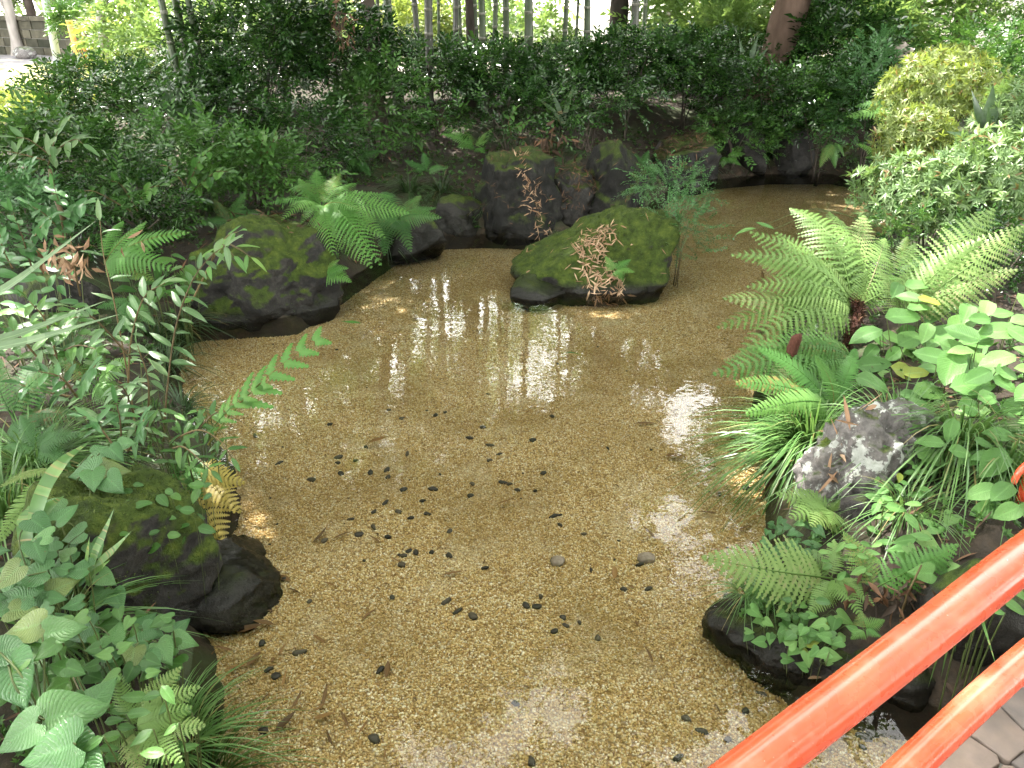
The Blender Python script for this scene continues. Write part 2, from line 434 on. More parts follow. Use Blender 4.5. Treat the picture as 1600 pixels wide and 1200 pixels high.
# gravel
def gravel_mat(name, voronoi):
    m, n, l = new_mat(name)
    ge = N(n, 'NewGeometry'); P = ge.outputs['Position']
    tones = [(0.0, (0.22, 0.13, 0.045)), (0.15, (0.38, 0.245, 0.09)), (0.45, (0.51, 0.365, 0.155)), (0.7, (0.60, 0.475, 0.245)), (0.88, (0.69, 0.61, 0.42)), (1.0, (0.80, 0.76, 0.64))]
    p = N(n, 'BsdfPrincipled'); p.inputs['Roughness'].default_value = 0.55
    if voronoi:
        vo = N(n, 'TexVoronoi'); vo.inputs['Scale'].default_value = 88.0; l.new(P, vo.inputs['Vector'])
        sp = N(n, 'SeparateColor'); l.new(vo.outputs['Color'], sp.inputs[0])
        r = sp.outputs[0]
        h = math_(n, l, 'SUBTRACT', 0.7, vo.outputs['Distance'])
        l.new(bump_(n, l, h, 1.0, 0.008), p.inputs['Normal'])
    else:
        oi = N(n, 'ObjectInfo'); r = oi.outputs['Random']
    col = ramp(n, l, r, tones)
    if voronoi:                                             # gaps between the stones darkened: recess shade painted in grit brown
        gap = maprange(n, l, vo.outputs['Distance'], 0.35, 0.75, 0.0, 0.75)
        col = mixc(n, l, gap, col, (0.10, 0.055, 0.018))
    big = noise_(n, l, P, 1.1, 4.0, 0.6)                    # algae film in soft patches
    col = mixc(n, l, maprange(n, l, big, 0.44, 0.68, 0.0, 0.62), col, (0.22, 0.14, 0.035))
    fine = noise_(n, l, P, 4.5, 3.0)
    col = mixc(n, l, maprange(n, l, fine, 0.55, 0.8, 0.0, 0.35), col, (0.64, 0.58, 0.44))
    l.new(col, p.inputs['Base Color'])
    o = N(n, 'OutputMaterial'); l.new(p.outputs[0], o.inputs['Surface'])
    return m
M['gravel'] = gravel_mat('gravel stones', False)
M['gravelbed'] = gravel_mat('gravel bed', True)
M['pebble'] = plain_mat('dark pebble', [(0.2, (0.012, 0.012, 0.012)), (0.6, (0.035, 0.033, 0.030)), (0.95, (0.11, 0.092, 0.066))], 0.5, 40, 0.2, 0.002)
M['rock']   = rock_mat('mossy dark rock', 0.62)
M['rockdim'] = rock_mat('dark rock with little moss', 0.40, 0.0, ((0.004, 0.004, 0.004), (0.012, 0.0115, 0.011), (0.04, 0.037, 0.033)), mossc=((0.016, 0.026, 0.006), (0.036, 0.054, 0.011), (0.065, 0.085, 0.018)))
M['rockbare'] = rock_mat('bare dark rock', 0.15, 0.1)
M['rockgrey'] = rock_mat('grey rock with lichen', 0.10, 1.0, ((0.05, 0.046, 0.046), (0.12, 0.11, 0.108), (0.22, 0.20, 0.19)))
M['rockwet'] = rock_mat('wet dark rock', 0.25, 0.0, ((0.008, 0.008, 0.008), (0.022, 0.02, 0.018), (0.055, 0.05, 0.045)), wet=0.20, gloss=0.4)
M['rockisle'] = rock_mat('very mossy rock', 0.95)

def ground_mat():
    m, n, l = new_mat('bank soil')
    ge = N(n, 'NewGeometry'); P = ge.outputs['Position']
    f = noise_(n, l, P, 9.0, 6.0, 0.7); g = noise_(n, l, P, 1.6, 4.0)
    col = ramp(n, l, f, [(0.3, (0.010, 0.007, 0.005)), (0.55, (0.026, 0.017, 0.010)), (0.75, (0.065, 0.038, 0.02))])
    col = mixc(n, l, maprange(n, l, g, 0.48, 0.62, 0.0, 0.8), col, (0.028, 0.045, 0.012))
    sp = N(n, 'SeparateXYZ'); l.new(P, sp.inputs[0])
    far = maprange(n, l, math_(n, l, 'ADD', sp.outputs['Y'], math_(n, l, 'MULTIPLY', g, 5.0)), 20.0, 21.5)
    col = mixc(n, l, far, col, (0.36, 0.33, 0.28))          # raked gravel court beyond the grove
    p = N(n, 'BsdfPrincipled'); l.new(col, p.inputs['Base Color']); p.inputs['Roughness'].default_value = 0.95
    l.new(bump_(n, l, f, 0.8, 0.03), p.inputs['Normal'])
    o = N(n, 'OutputMaterial'); l.new(p.outputs[0], o.inputs['Surface'])
    return m
M['ground'] = ground_mat()
M['path'] = plain_mat('grey path', [(0.3, (0.16, 0.15, 0.165)), (0.7, (0.26, 0.245, 0.25))], 0.9, 12, 0.3, 0.01, rnd=False)
M['lawn'] = plain_mat('dry grass verge', [(0.3, (0.20, 0.20, 0.07)), (0.7, (0.38, 0.36, 0.16))], 0.9, 9, 0.6, 0.02, rnd=False)

def water_mat():
    m, n, l = new_mat('clear shallow water')
    ge = N(n, 'NewGeometry'); mp = N(n, 'Mapping'); l.new(ge.outputs['Position'], mp.inputs['Vector'])
    mp.inputs['Scale'].default_value = (1.0, 1.0, 1.0)
    a = noise_(n, l, mp.outputs[0], 20.0, 1.0, 0.5); b = noise_(n, l, mp.outputs[0], 5.0, 2.0, 0.5)
    h = math_(n, l, 'ADD', math_(n, l, 'MULTIPLY', a, 0.10), math_(n, l, 'MULTIPLY', b, 0.16))
    nm = bump_(n, l, h, 0.35, 0.012)
    fr = N(n, 'Fresnel'); fr.inputs['IOR'].default_value = 1.333; l.new(nm, fr.inputs['Normal'])
    tr = N(n, 'BsdfTransparent'); tr.inputs['Color'].default_value = (0.93, 0.915, 0.85, 1)
    gl = N(n, 'BsdfGlossy'); gl.inputs['Roughness'].default_value = 0.0; l.new(nm, gl.inputs['Normal'])
    mx = N(n, 'MixShader'); l.new(fr.outputs[0], mx.inputs['Fac']); l.new(tr.outputs[0], mx.inputs[1]); l.new(gl.outputs[0], mx.inputs[2])
    o = N(n, 'OutputMaterial'); l.new(mx.outputs[0], o.inputs['Surface'])
    return m
M['water'] = water_mat()

def paint_mat():
    m, n, l = new_mat('vermilion paint')
    tcn = N(n, 'TexCoord'); P = tcn.outputs['Object']
    f = noise_(n, l, P, 7.0, 4.0, 0.6); g = noise_(n, l, P, 160.0, 2.0); c = noise_(n, l, P, 28.0, 3.0)
    col = ramp(n, l, f, [(0.3, (0.68, 0.068, 0.026)), (0.55, (0.74, 0.098, 0.042)), (0.8, (0.76, 0.17, 0.11))])
    col = mixc(n, l, maprange(n, l, c, 0.58, 0.76, 0.0, 0.30), col, (0.62, 0.22, 0.15))    # chalky wear
    g2 = noise_(n, l, P, 75.0, 3.0)
    spk = maprange(n, l, g2, 0.76, 0.77)
    col = mixc(n, l, spk, col, (0.07, 0.035, 0.03))
    chip = math_(n, l, 'MULTIPLY', maprange(n, l, g, 0.735, 0.75), maprange(n, l, c, 0.5, 0.6))
    col = mixc(n, l, chip, col, (0.55, 0.50, 0.46))
    p = N(n, 'BsdfPrincipled'); l.new(col, p.inputs['Base Color'])
    rg = maprange(n, l, c, 0.3, 0.7, 0.20, 0.36); l.new(rg, p.inputs['Roughness'])
    p.inputs['Coat Weight'].default_value = 0.5; p.inputs['Coat Roughness'].default_value = 0.14
    h = math_(n, l, 'ADD', math_(n, l, 'MULTIPLY', g, 0.3), math_(n, l, 'MULTIPLY', f, 1.0))
    l.new(bump_(n, l, h, 0.05, 0.004), p.inputs['Normal'])
    o = N(n, 'OutputMaterial'); l.new(p.outputs[0], o.inputs['Surface'])
    return m
M['paint'] = paint_mat()
M['paver'] = plain_mat('flagstone', [(0.2, (0.06, 0.05, 0.05)), (0.5, (0.12, 0.10, 0.095)), (0.85, (0.22, 0.165, 0.14))], 0.75, 14, 0.5, 0.006)
M['mortar'] = plain_mat('mortar', [(0.3, (0.20, 0.19, 0.18)), (0.7, (0.33, 0.32, 0.30))], 0.9, 30, 0.4, 0.004, rnd=False)
M['wallstone'] = plain_mat('old garden wall stone', [(0.25, (0.018, 0.02, 0.012)), (0.55, (0.05, 0.047, 0.034)), (0.8, (0.10, 0.09, 0.065))], 0.9, 6, 0.6, 0.02)
M['plaster'] = plain_mat('pale plaster', [(0.3, (0.40, 0.36, 0.33)), (0.7, (0.52, 0.48, 0.44))], 0.85, 3, 0.2, 0.01, rnd=False)
M['roof'] = plain_mat('grey roof', [(0.3, (0.10, 0.09, 0.09)), (0.7, (0.2, 0.18, 0.17))], 0.8, 8, 0.4, 0.02, rnd=False)
M['wood'] = plain_mat('pale timber', [(0.3, (0.34, 0.17, 0.05)), (0.7, (0.50, 0.28, 0.09))], 0.7, 8, 0.3, 0.01, stretch=(1, 1, 0.2))
M['greymetal'] = plain_mat('grey painted steel', [(0.3, (0.30, 0.34, 0.40)), (0.7, (0.42, 0.46, 0.52))], 0.45, 5, 0.05, 0.01, rnd=False)
M['lantern'] = plain_mat('weathered granite', [(0.3, (0.15, 0.12, 0.10)), (0.7, (0.36, 0.31, 0.28))], 0.9, 25, 0.5, 0.01, rnd=False)
# ------------------------------------------------------------------ leaf shapes (local frame: stalk at origin, tip at +Y, upper face +Z)
def leaf_T(prof, rows=4, cols=3, fold=0.25, droop=0.12, lobe=0.0, wave=0.0, ph=0.0, side=0.0):
    V, A, F = [], [], []
    for i in range(rows + 1):
        u = i / rows; hw = max(prof(u), 0.004)
        for j in range(cols):
            s = -1 + 2 * j / (cols - 1)
            y = u - lobe * abs(s) ** 1.3 * (1 - u) ** 4
            z = -droop * u * u + fold * abs(s) * hw + wave * math.sin(u * 9 + ph + s * 1.5) * abs(s)
            V.append((s * hw + side * u * u, y, z)); A.append((u, s, 0.0))
    for i in range(rows):
        for j in range(cols - 1):
            a = i * cols + j
            F.append((a, a + 1, a + cols + 1, a + cols))
    return T(V, A, F)
ov = lambda w, p=0.75, q=0.9: (lambda u: w * (u ** p) * ((1 - u) ** q) * 2.1)
def heart_prof(u): return 0.47 * (1 - u) ** 0.75 * (0.82 + 1.0 * u) * (1 if u > 0 else 1)
def strap_prof(w): return lambda u: w * min(1, 0.35 + u * 3.0) * min(1.0, (1 - u) * 2.2) ** 0.8
TD = T([(0, 0, 0), (-0.24, 0.45, 0.07), (0, 1, -0.12), (0.24, 0.45, 0.07)], [(0, 0, 0), (.45, -1, 0), (1, 0, 0), (.45, 1, 0)], [(0, 2, 1), (0, 3, 2)])
TDn = T([(0, 0, 0), (-0.15, 0.42, 0.05), (0, 1, -0.14), (0.15, 0.42, 0.05)], [(0, 0, 0), (.45, -1, 0), (1, 0, 0), (.45, 1, 0)], [(0, 2, 1), (0, 3, 2)])
TOV = leaf_T(ov(0.25), 3, 3, 0.3, 0.15)           # small oval leaf, 12 triangles
TOVn = leaf_T(ov(0.16), 3, 3, 0.3, 0.2)
random.seed(5)
def heart_T(d, w, ph, sd):
    he = [.17, .35, .45, .47, .43, .35, .23, .11, .004]; ye = [-.17, -.15, -.03, .11, .27, .46, .66, .84, 1]; ym = [0, .05, .13, .23, .36, .52, .70, .86, 1]
    V, A, F = [], [], []
    for i in range(9):
        u = i / 8
        for j in range(7):
            q = -1 + j / 3; a = abs(q)
            y = ym[i] + (ye[i] - ym[i]) * a ** 1.2
            V.append((q * he[i] + sd * u * u, y, -d * u * u + .16 * a * he[i] - .10 * max(0, a - .6) + w * math.sin(u * 9 + ph + q * 1.7) * a)); A.append((u, q, 0))
    for i in range(8):
        for j in range(6):
            a = i * 7 + j; F.append((a, a + 1, a + 8, a + 7))
    return T(V, A, F)
LEAF = {
    'ovate': [leaf_T(ov(0.30, .6, .95), 6, 5, 0.22, d, 0, w, i, sd).mesh('ovate leaf', M['mid']) for i, (d, w, sd) in enumerate([(0.10, .015, .05), (0.25, .02, -.06), (0.02, .02, .02)])],
    'broad': [leaf_T(ov(0.36, .5, .8), 6, 5, 0.18, d, 0.08, w, i, sd).mesh('broad leaf', M['broad']) for i, (d, w, sd) in enumerate([(0.12, .02, .05), (0.28, .03, -.06), (0.0, .03, .03)])],
    'lance': [leaf_T(ov(0.185, .65, .9), 6, 3, 0.3, d, 0, 0.01, i, sd).mesh('lance leaf', M['lance']) for i, (d, sd) in enumerate([(0.10, .06), (0.25, -.08), (-0.03, .03), (.4, .02)])],
    'heart': [heart_T(d, w, i, sd).mesh('heart leaf', M['heart']) for i, (d, w, sd) in enumerate([(0.10, .018, .03), (0.25, .03, -.05), (0.03, .03, .02)])],
    'strap': [leaf_T(strap_prof(0.055), 8, 3, 0.35, d, 0, 0, i, sd).mesh('strap leaf', M['strap']) for i, (d, sd) in enumerate([(0.25, .05), (0.5, -.08), (0.08, .03)])],
    'dry':   [leaf_T(ov(0.075, .5, .7), 4, 3, 0.5, d, 0, 0, i, sd).mesh('dry leaf', M['sunk']) for i, (d, sd) in enumerate([(0.10, .12), (-0.15, -.15), (0.05, .03)])],
    'drywide': [leaf_T(ov(0.20, .6, .8), 4, 3, 0.4, d, 0, 0.02, i, sd).mesh('dry oval leaf', M['sunk']) for i, (d, sd) in enumerate([(0.10, .12), (-0.15, -.1)])],
}
LM = {}
def leaf_mesh(kind, mat, k):
    """shared leaf mesh of a kind in a material"""
    key = (kind, mat, k % len(LEAF[kind]))
    if key not in LM:
        me = LEAF[kind][key[2]].copy(); me.materials.clear(); me.materials.append(M[mat]); LM[key] = me
    return LM[key]

def twig_T(leaf, n=7, length=1.0, lsize=0.42, seed=0, rosette=False, droop=0.25):
    rs = np.random.RandomState(seed); ts = []
    if rosette:
        for k in range(n):
            a = k * 2.4 + rs.uniform(-.3, .3); e = rs.uniform(0.1, 0.75)
            d = np.array([math.cos(a) * math.cos(e), math.sin(e) + 0.1, math.sin(a) * math.cos(e)])
            ts.append(xf(leaf, Mframe((0, rs.uniform(-.12, .05), 0), d, (0, 1.0, 0.01), lsize * rs.uniform(.75, 1.15)), rs.rand()))
    else:
        for k in range(n):
            u = (k + 1) / n; s = 1 if k % 2 else -1
            p = (rs.uniform(-.02, .02), u * length, -droop * u * u + rs.uniform(-.03, .03))
            d = (s * rs.uniform(.7, 1.1) * (1.15 - u * 0.7), rs.uniform(.35, .8), rs.uniform(-.35, .15))
            ts.append(xf(leaf, Mframe(p, d, (rs.uniform(-.3, .3), rs.uniform(-.3, .3), 1), lsize * rs.uniform(.75, 1.15)), rs.rand()))
    V = [(-.012, 0, 0), (.012, 0, 0), (0, length * .9, -droop * .8)]
    ts.append(T(V, [(0, 1, .1)] * 3, [(0, 1, 2)]) if not rosette else T([(-.02, -.6, 0), (.02, -.6, 0), (0, .0, 0)], [(0, 1, .1)] * 3, [(0, 1, 2)]))
    return join(ts)
TW = {
    'spray': [twig_T(TOV, 8, 1.0, .40, s) for s in range(4)],
    'sprayfar': [twig_T(TD, 8, 1.0, .42, s) for s in range(4)],
    'rosette': [twig_T(TOV, 9, 1.0, .62, s, True) for s in range(4)],
    'rosettefar': [twig_T(TD, 8, 1.0, .62, s, True) for s in range(4)],
    'tiny': [twig_T(TD, 15, 1.0, .16, s) for s in range(4)],
    'narrow': [twig_T(TDn, 7, 1.0, .55, s, False, .45) for s in range(4)],
    'canopy': [twig_T(TD, 12, 1.0, .34, s) for s in range(4)],
    'bamboo': [twig_T(TDn, 12, 1.0, .42, s, False, .6) for s in range(4)],
}

def lump(D3, seed, amp=0.35):
    """bumpy radius factor for unit directions"""
    rs = np.random.RandomState(seed); f = np.ones(len(D3))
    for k in range(9):
        a = norm(rs.normal(size=3)); f += amp * rs.uniform(-.6, 1) * np.exp(-((1 - D3 @ a) / 0.22))
    return f
def blob_points(c, rad, n, seed, inner=0.55, flat_bottom=True, amp=0.35):
    rs = np.random.RandomState(seed)
    d = norm(rs.normal(size=(n * 2, 3)))
    if flat_bottom: d = d[d[:, 2] > -0.55]
    d = d[:n]
    r = (inner + (1 - inner) * rs.rand(len(d)) ** 0.6) * lump(d, seed, amp)
    return np.array(c) + d * r[:, None] * np.array(rad), d, rs
def crown_T(c, rad, n, tpl, size, seed, up=0.55, inner=0.5, amp=0.35, flat=True, keep=None):
    P, d, rs = blob_points(c, rad, n, seed, inner, flat, amp)
    dirs = norm(d * np.array([1, 1, .7]) + rs.normal(size=d.shape) * .45 + np.array([0, 0, up * .5]))
    ups = norm(d * .5 + np.array([0, 0, 1.0]) + rs.normal(size=d.shape) * .35)
    if keep is not None:
        k = keep(P, size * .62); P, dirs, ups, d = P[k], dirs[k], ups[k], d[k]
    S = size * rs.uniform(.65, 1.25, len(P))
    return scatter(tpl, P, frames(dirs, ups), S, rs.rand(len(P)))

def ground_z(x, y):
    return float(height(np.array([x]), np.array([y]))[0])

# the shrub: stalks from the ground into a lumpy mass of leafy twigs
def shrub(label, px, py, Y, w, h, n=110, tpl='spray', size=0.22, mat='dark', seed=1, depth=None, group=None, cat='shrub', name='shrub', amp=0.35, inner=0.35, stalks=5, up=.55, down=True, dens=None, srad=.010):
    c = D(px, py, Y); s = mpp(c)
    rx, rz = w * s / 2 * 1.12, h * s / 2
    ry = depth / 2 if depth else rx * 0.8
    gz = ground_z(c.x, c.y)
    if down and c.z + rz * 1.1 > gz + .2:
        top = c.z + rz * 1.1 - (.20 if 10.4 < Y < 13.5 and 590 < px < 1060 else 0); low = gz + (.36 * (top - gz) if 9.5 < Y < 11.9 and mat == 'dark' else .02); c.z = (top + low) / 2; rz = (top - low) / 2
    if Y > 8.9 and tpl == 'spray': tpl = 'sprayfar'
    n = int(n * (dens or (2.6 if tpl.endswith('far') else 1.6)))
    t = thing(name, label, cat, (c.x, c.y, gz), group)
    tr = crown_T((c.x, c.y, c.z), (rx, ry, rz), n, TW[tpl], size, seed, amp=amp, inner=inner, up=up, keep=keep_sky)
    tr.V -= np.array([c.x, c.y, gz])
    put('foliage', tr.mesh('foliage', M[mat]), t, loc=t.location, kind='stuff')
    rs = random.Random(seed)
    for k in range(stalks):
        a = rs.uniform(0, 6.28); q = rs.uniform(.2, .6)
        tip = (rx * q * math.cos(a), ry * q * math.sin(a), c.z - gz + rz * rs.uniform(-.2, .5))
        b = (rs.uniform(-.1, .1) * rx, rs.uniform(-.1, .1), -0.08)
        mid = (tip[0] * .35, tip[1] * .35, tip[2] * .5)
        put('stem', tube(catmull([b, mid, tip], 4), [srad, srad * .5], 5, rnd=rs.random()).mesh('stem', M['bark']), t, loc=t.location)
    return t

# ferns: a frond mesh has its base at 0, its tip at (0,1,0) and arches up between
def frond_T(seed, npair=22, width=0.30, teeth=7, arch=0.16, droop=0.25, prof=None, gap=0.0, lean=.35, lobes=.36, st=.10, wf=.66):
    rs = np.random.RandomState(seed); ts = []
    prof = prof or (lambda u: min(1, (u + .22) / .42) * (1 - u) ** .78 * 1.2)
    def ax(u): return np.array([0.03 * math.sin(u * 3 + seed), u, arch * 4 * u * (1 - u) * (1 - .3 * u)])
    ts.append(tube([ax(u) for u in np.linspace(0, 1, 9)], [0.008, 0.002], 4, False, rnd=.5))
    for k in range(npair):
        u = st + (1 - st) * (k + .5) / npair
        for s in (-1, 1):
            L = width * prof((u - st) / (1 - st)) * rs.uniform(.9, 1.08)
            if L < .012: continue
            b = ax(u); w = (1 - st) / npair * wf * (1 - gap)
            d = norm(np.array([s, lean + .25 * u + rs.uniform(-.06, .06), rs.uniform(-.05, .12)]))
            side = norm(np.cross(d, [0, 0, 1])); V, A, F = [], [], []
            nt = teeth if L > .1 else max(3, teeth // 2)
            for i in range(nt + 1):
                q = i / nt; sag = -droop * L * q * q
                p = b + d * L * q + np.array([0, 0, sag])
                ww = w * (1 - .85 * q ** 1.6)
                tooth = ww if i % 1 == 0 else ww
                V.append(p); A.append((q, 0, rs.rand() * .25))
                if i < nt:
                    pm = b + d * L * (q + .62 / nt) + np.array([0, 0, -droop * L * (q + .6 / nt) ** 2])
                    for e in (-1, 1):
                        V.append(pm + side * e * ww + np.array([0, 0, -.12 * ww])); A.append((q, e, 0))
            # per tooth: two triangles (axis, lobe tip, next axis), nearly touching
            idx = []
            j = 0
            for i in range(nt):
                a0, l, r, a1 = j, j + 1, j + 2, j + 3
                F.append((a0, a1, l)); F.append((a0, r, a1))
                j += 3
            # webs that join neighbouring lobes so the leaflet reads as a blade
            for i in range(nt - 1):
                a1 = 3 * (i + 1)
                for e in (1, 2):
                    lo, ln = V[3 * i + e], V[3 * (i + 1) + e]
                    V.append(V[a1] + (np.array(lo) * .5 + np.array(ln) * .5 - V[a1]) * lobes); A.append((.5, 0.5, 0))
                    nw = len(V) - 1
                    if e == 1: F.append((a1, nw, 3 * i + 1)); F.append((a1, 3 * (i + 1) + 1, nw))
                    else: F.append((a1, 3 * i + 2, nw)); F.append((a1, nw, 3 * (i + 1) + 2))
            ts.append(T(V, A, F))
    return join(ts)
FR = {
    'lady': [frond_T(s, 18, .29, 9, a, dr) for s, a, dr in ((1, .14, .25), (2, .22, .35), (3, .08, .2), (11, .18, .5), (12, .10, .4))],
    'feather': [frond_T(s, 21, .27, 9, a, dr, None, 0, .35, .16, .10, wf) for s, a, dr, wf in ((21, .14, .3, .52), (22, .2, .45, .48), (23, .08, .25, .55), (24, .16, .6, .46), (25, .24, .4, .52))],
    'wide': [frond_T(s, 13, .42, 9, a, dr, lambda u: (1 - u) ** .8 * 1.05) for s, a, dr in ((4, .12, .3), (5, .18, .4))],
    'shield': [frond_T(s, 26, .19, 5, a, dr, lambda u: min(1, (u + .25) / .4) * (1 - u) ** .5 * 1.1, .06, .25, .7) for s, a, dr in ((6, .12, .2), (7, .2, .3))],
    'sparse': [frond_T(s, 6, .22, 6, a, .3, lambda u: (1 - u * .7) ** .6, .45, .75, .5, .30) for s, a in ((8, .1), (9, .16))],
}
FM = {}
def frond_mesh(kind, mat, k):
    key = (kind, mat, k % len(FR[kind]))
    if key not in FM: FM[key] = FR[kind][key[2]].mesh('frond', M[mat])
    return FM[key]
def fern(label, base, tips, kind='lady', mat='fern', seed=1, extra=0, elen=0.35, group=None, alt=None, name='fern', lift=.5):
    """base and tips are (px, py, Y); extra fronds go round the back"""
    b = D(*base); b.z = max(b.z, -0.02)
    t = thing(name, label, 'fern', b, group); rs = random.Random(seed)
    P = [D(*q[:3]) for q in tips]
    for k in range(extra):
        a = rs.uniform(0, 6.28); L = elen * rs.uniform(.7, 1.1)
        P.append(b + Vector((math.cos(a) * L, math.sin(a) * L, L * rs.uniform(.1, .6))))
    for k, p in enumerate(P):
        d = p - b; L = d.length
        m = alt if (alt and k < len(tips) and len(tips[k]) > 3) else mat
        up = Vector((rs.uniform(-.25, .25), rs.uniform(-.95, -.35), 1)) if abs(d.normalized().z) < .92 else Vector((0, -1, .3))
        put('frond', frond_mesh(kind, m, k + seed), t, Mframe(b, d, up, (L, L, L)))
    return t

# tufts of grass: arching blades
def blades_T(n, L, w, spread, seed, lean=(0, 0), sag=1.0, up=1.0, r0=0.05, seg=6):
    rs = np.random.RandomState(seed)
    a = rs.uniform(0, 6.28, n); e = np.abs(rs.normal(0, spread, n)) + .08
    V = np.zeros((n, seg + 1, 2, 3)); A = np.zeros((n, seg + 1, 2, 3))
    Ls = L * rs.uniform(.5, 1.1, n); rr = rs.rand(n)
    h0 = np.stack([np.cos(a), np.sin(a)], -1)
    hd = h0 + np.array(lean); hd = hd / np.maximum(np.linalg.norm(hd, axis=1, keepdims=True), .25)
    tw = rs.normal(0, .4, n)
    sd = np.stack([-hd[:, 1], hd[:, 0], np.zeros(n)], -1) + np.stack([hd[:, 0] * tw, hd[:, 1] * tw, tw * .5], -1)
    for i in range(seg + 1):
        u = i / seg
        out = Ls * (np.sin(e) * u + .45 * sag * u * u * (.4 + np.sin(e)))
        zz = up * Ls * (np.cos(e) * u - .62 * sag * u ** 2.4 * (.35 + np.sin(e)))
        p = np.stack([hd[:, 0] * out + h0[:, 0] * r0, hd[:, 1] * out + h0[:, 1] * r0, zz], -1)
        ww = w * (1 - u ** 2.2) * .5 + .0003
        V[:, i, 0] = p - sd * ww; V[:, i, 1] = p + sd * ww
        A[:, i, :, 0] = u; A[:, i, 0, 1] = -1; A[:, i, 1, 1] = 1; A[:, i, :, 2] = rr[:, None]
    o = T(); o.V = V.reshape(-1, 3); o.A = A.reshape(-1, 3)
    base = (np.arange(n) * (seg + 1) * 2)[:, None, None] + (np.arange(seg) * 2)[None, :, None] + np.array([0, 1, 3, 2])[None, None, :]
    o.L = base.ravel(); o.C = np.full(n * seg, 4)
    return o
def tuft(label, px, py, Y, n=70, L=.35, w=.006, spread=.6, seed=1, lean=(0, 0), sag=1.0, mat='grass', group=None, up=1.0, r0=.05):
    p = D(px, py, Y)
    t = thing('grass_tuft', label, 'grass tuft', p, group)
    put('foliage', blades_T(n, L, w, spread, seed, lean, sag, up, r0).mesh('grass blades', M[mat]), t, loc=p, kind='stuff')
    return t

# plants whose leaves can be told apart: each leaf an object
def scr_dir(deg, tilt=0.0):
    a = R(deg); return SCR_R * math.cos(a) + SCR_U * math.sin(a)
def leafy(label, base, leaves, kind='heart', mat='heart', seed=1, name='plant', cat='plant', group=None, stalk='stalk', srad=.0022, jit=.25, face=.45, soil=False):
    """base (px,py,Y); leaves (px, py, Y, size_px, tip angle on the photo in degrees)"""
    b = D(*base); t = thing(name, label, cat, b, group); rs = random.Random(seed); st = []
    for k, lf in enumerate(leaves):
        px, py, Y, sz, ang = lf[:5]
        p = D(px, py, Y); s = sz * mpp(p)
        d = scr_dir(ang); 
        nrm = Vector((rs.uniform(-jit, jit), -face + rs.uniform(-jit, jit), 1)).normalized()
        d = (d - nrm * d.dot(nrm)).normalized()
        start = p - d * s * .5
        put('leaf', leaf_mesh(kind, lf[5] if len(lf) > 5 else mat, rs.randrange(9)), t, Mframe(start, d, nrm, s))
        if soil:
            g0 = Vector((start.x * .75 + b.x * .25, start.y * .75 + b.y * .25 + .01, 0)); g0.z = max(ground_z(g0.x, g0.y), -.05)
            g0.z = min(g0.z, start.z - .01); mid = g0.lerp(start, .6) + Vector((0, .015, .01))
            put('stem', tube([q - b for q in catmull([g0, mid, start - d * s * .02], 3)], [srad * 1.3, srad], 5, rnd=rs.random()).mesh('leaf stalk', M[stalk]), t, loc=b)
            continue
        mid = b.lerp(start, .55) + Vector((rs.uniform(-.03, .03), rs.uniform(-.03, .03), (start - b).length * .15))
        put('stem', tube([q - b for q in catmull([b, mid, start - d * s * .02], 4)], [srad * 1.3, srad], 5, rnd=rs.random()).mesh('leaf stalk', M[stalk]), t, loc=b)
    return t
def sprig_leaves(t, pts, kind, mat, size, spacing, rs, both=True, start=.15, flat=0.6, ang=.9, stalkmat='stem', rad=(.005, .0018)):
    """leaves along one stalk of thing t; pts are world points"""
    c = catmull(pts, 8); o = Vector(t.location)
    put('stem', tube([q - o for q in c], list(rad), 6, rnd=rs.random()).mesh('stalk', M[stalkmat]), t, loc=o)
    acc = 0; s = rs.choice((-1, 1)); total = sum((c[i + 1] - c[i]).length for i in range(len(c) - 1)); run = 0
    for i in range(len(c) - 1):
        seg = (c[i + 1] - c[i]).length; run += seg; acc += seg
        if run < start * total or acc < spacing: continue
        acc = 0; dd = (c[i + 1] - c[i]).normalized()
        side = dd.cross(Vector((0, -.5, 1))).normalized(); 
        for e in ((1, -1) if both == 2 else (s,)):
            d = (dd * .40 + side * e * ang + Vector((rs.uniform(-.15, .15), rs.uniform(-.2, .1), rs.uniform(-.35, .05)))).normalized()
            nrm = (Vector((0, -.2, 1)) + Vector((rs.uniform(-.3, .3), rs.uniform(-.3, .3), 0))).normalized()
            put('leaf', leaf_mesh(kind, mat, rs.randrange(9)), t, Mframe(c[i + 1], d, nrm, size * rs.uniform(.75, 1.15) * (1 - .25 * run / total)))
        s = -s
    d = (c[-1] - c[-2]).normalized()
    put('leaf', leaf_mesh(kind, mat, rs.randrange(9)), t, Mframe(c[-1], d, (0, -.3, 1), size * .8))

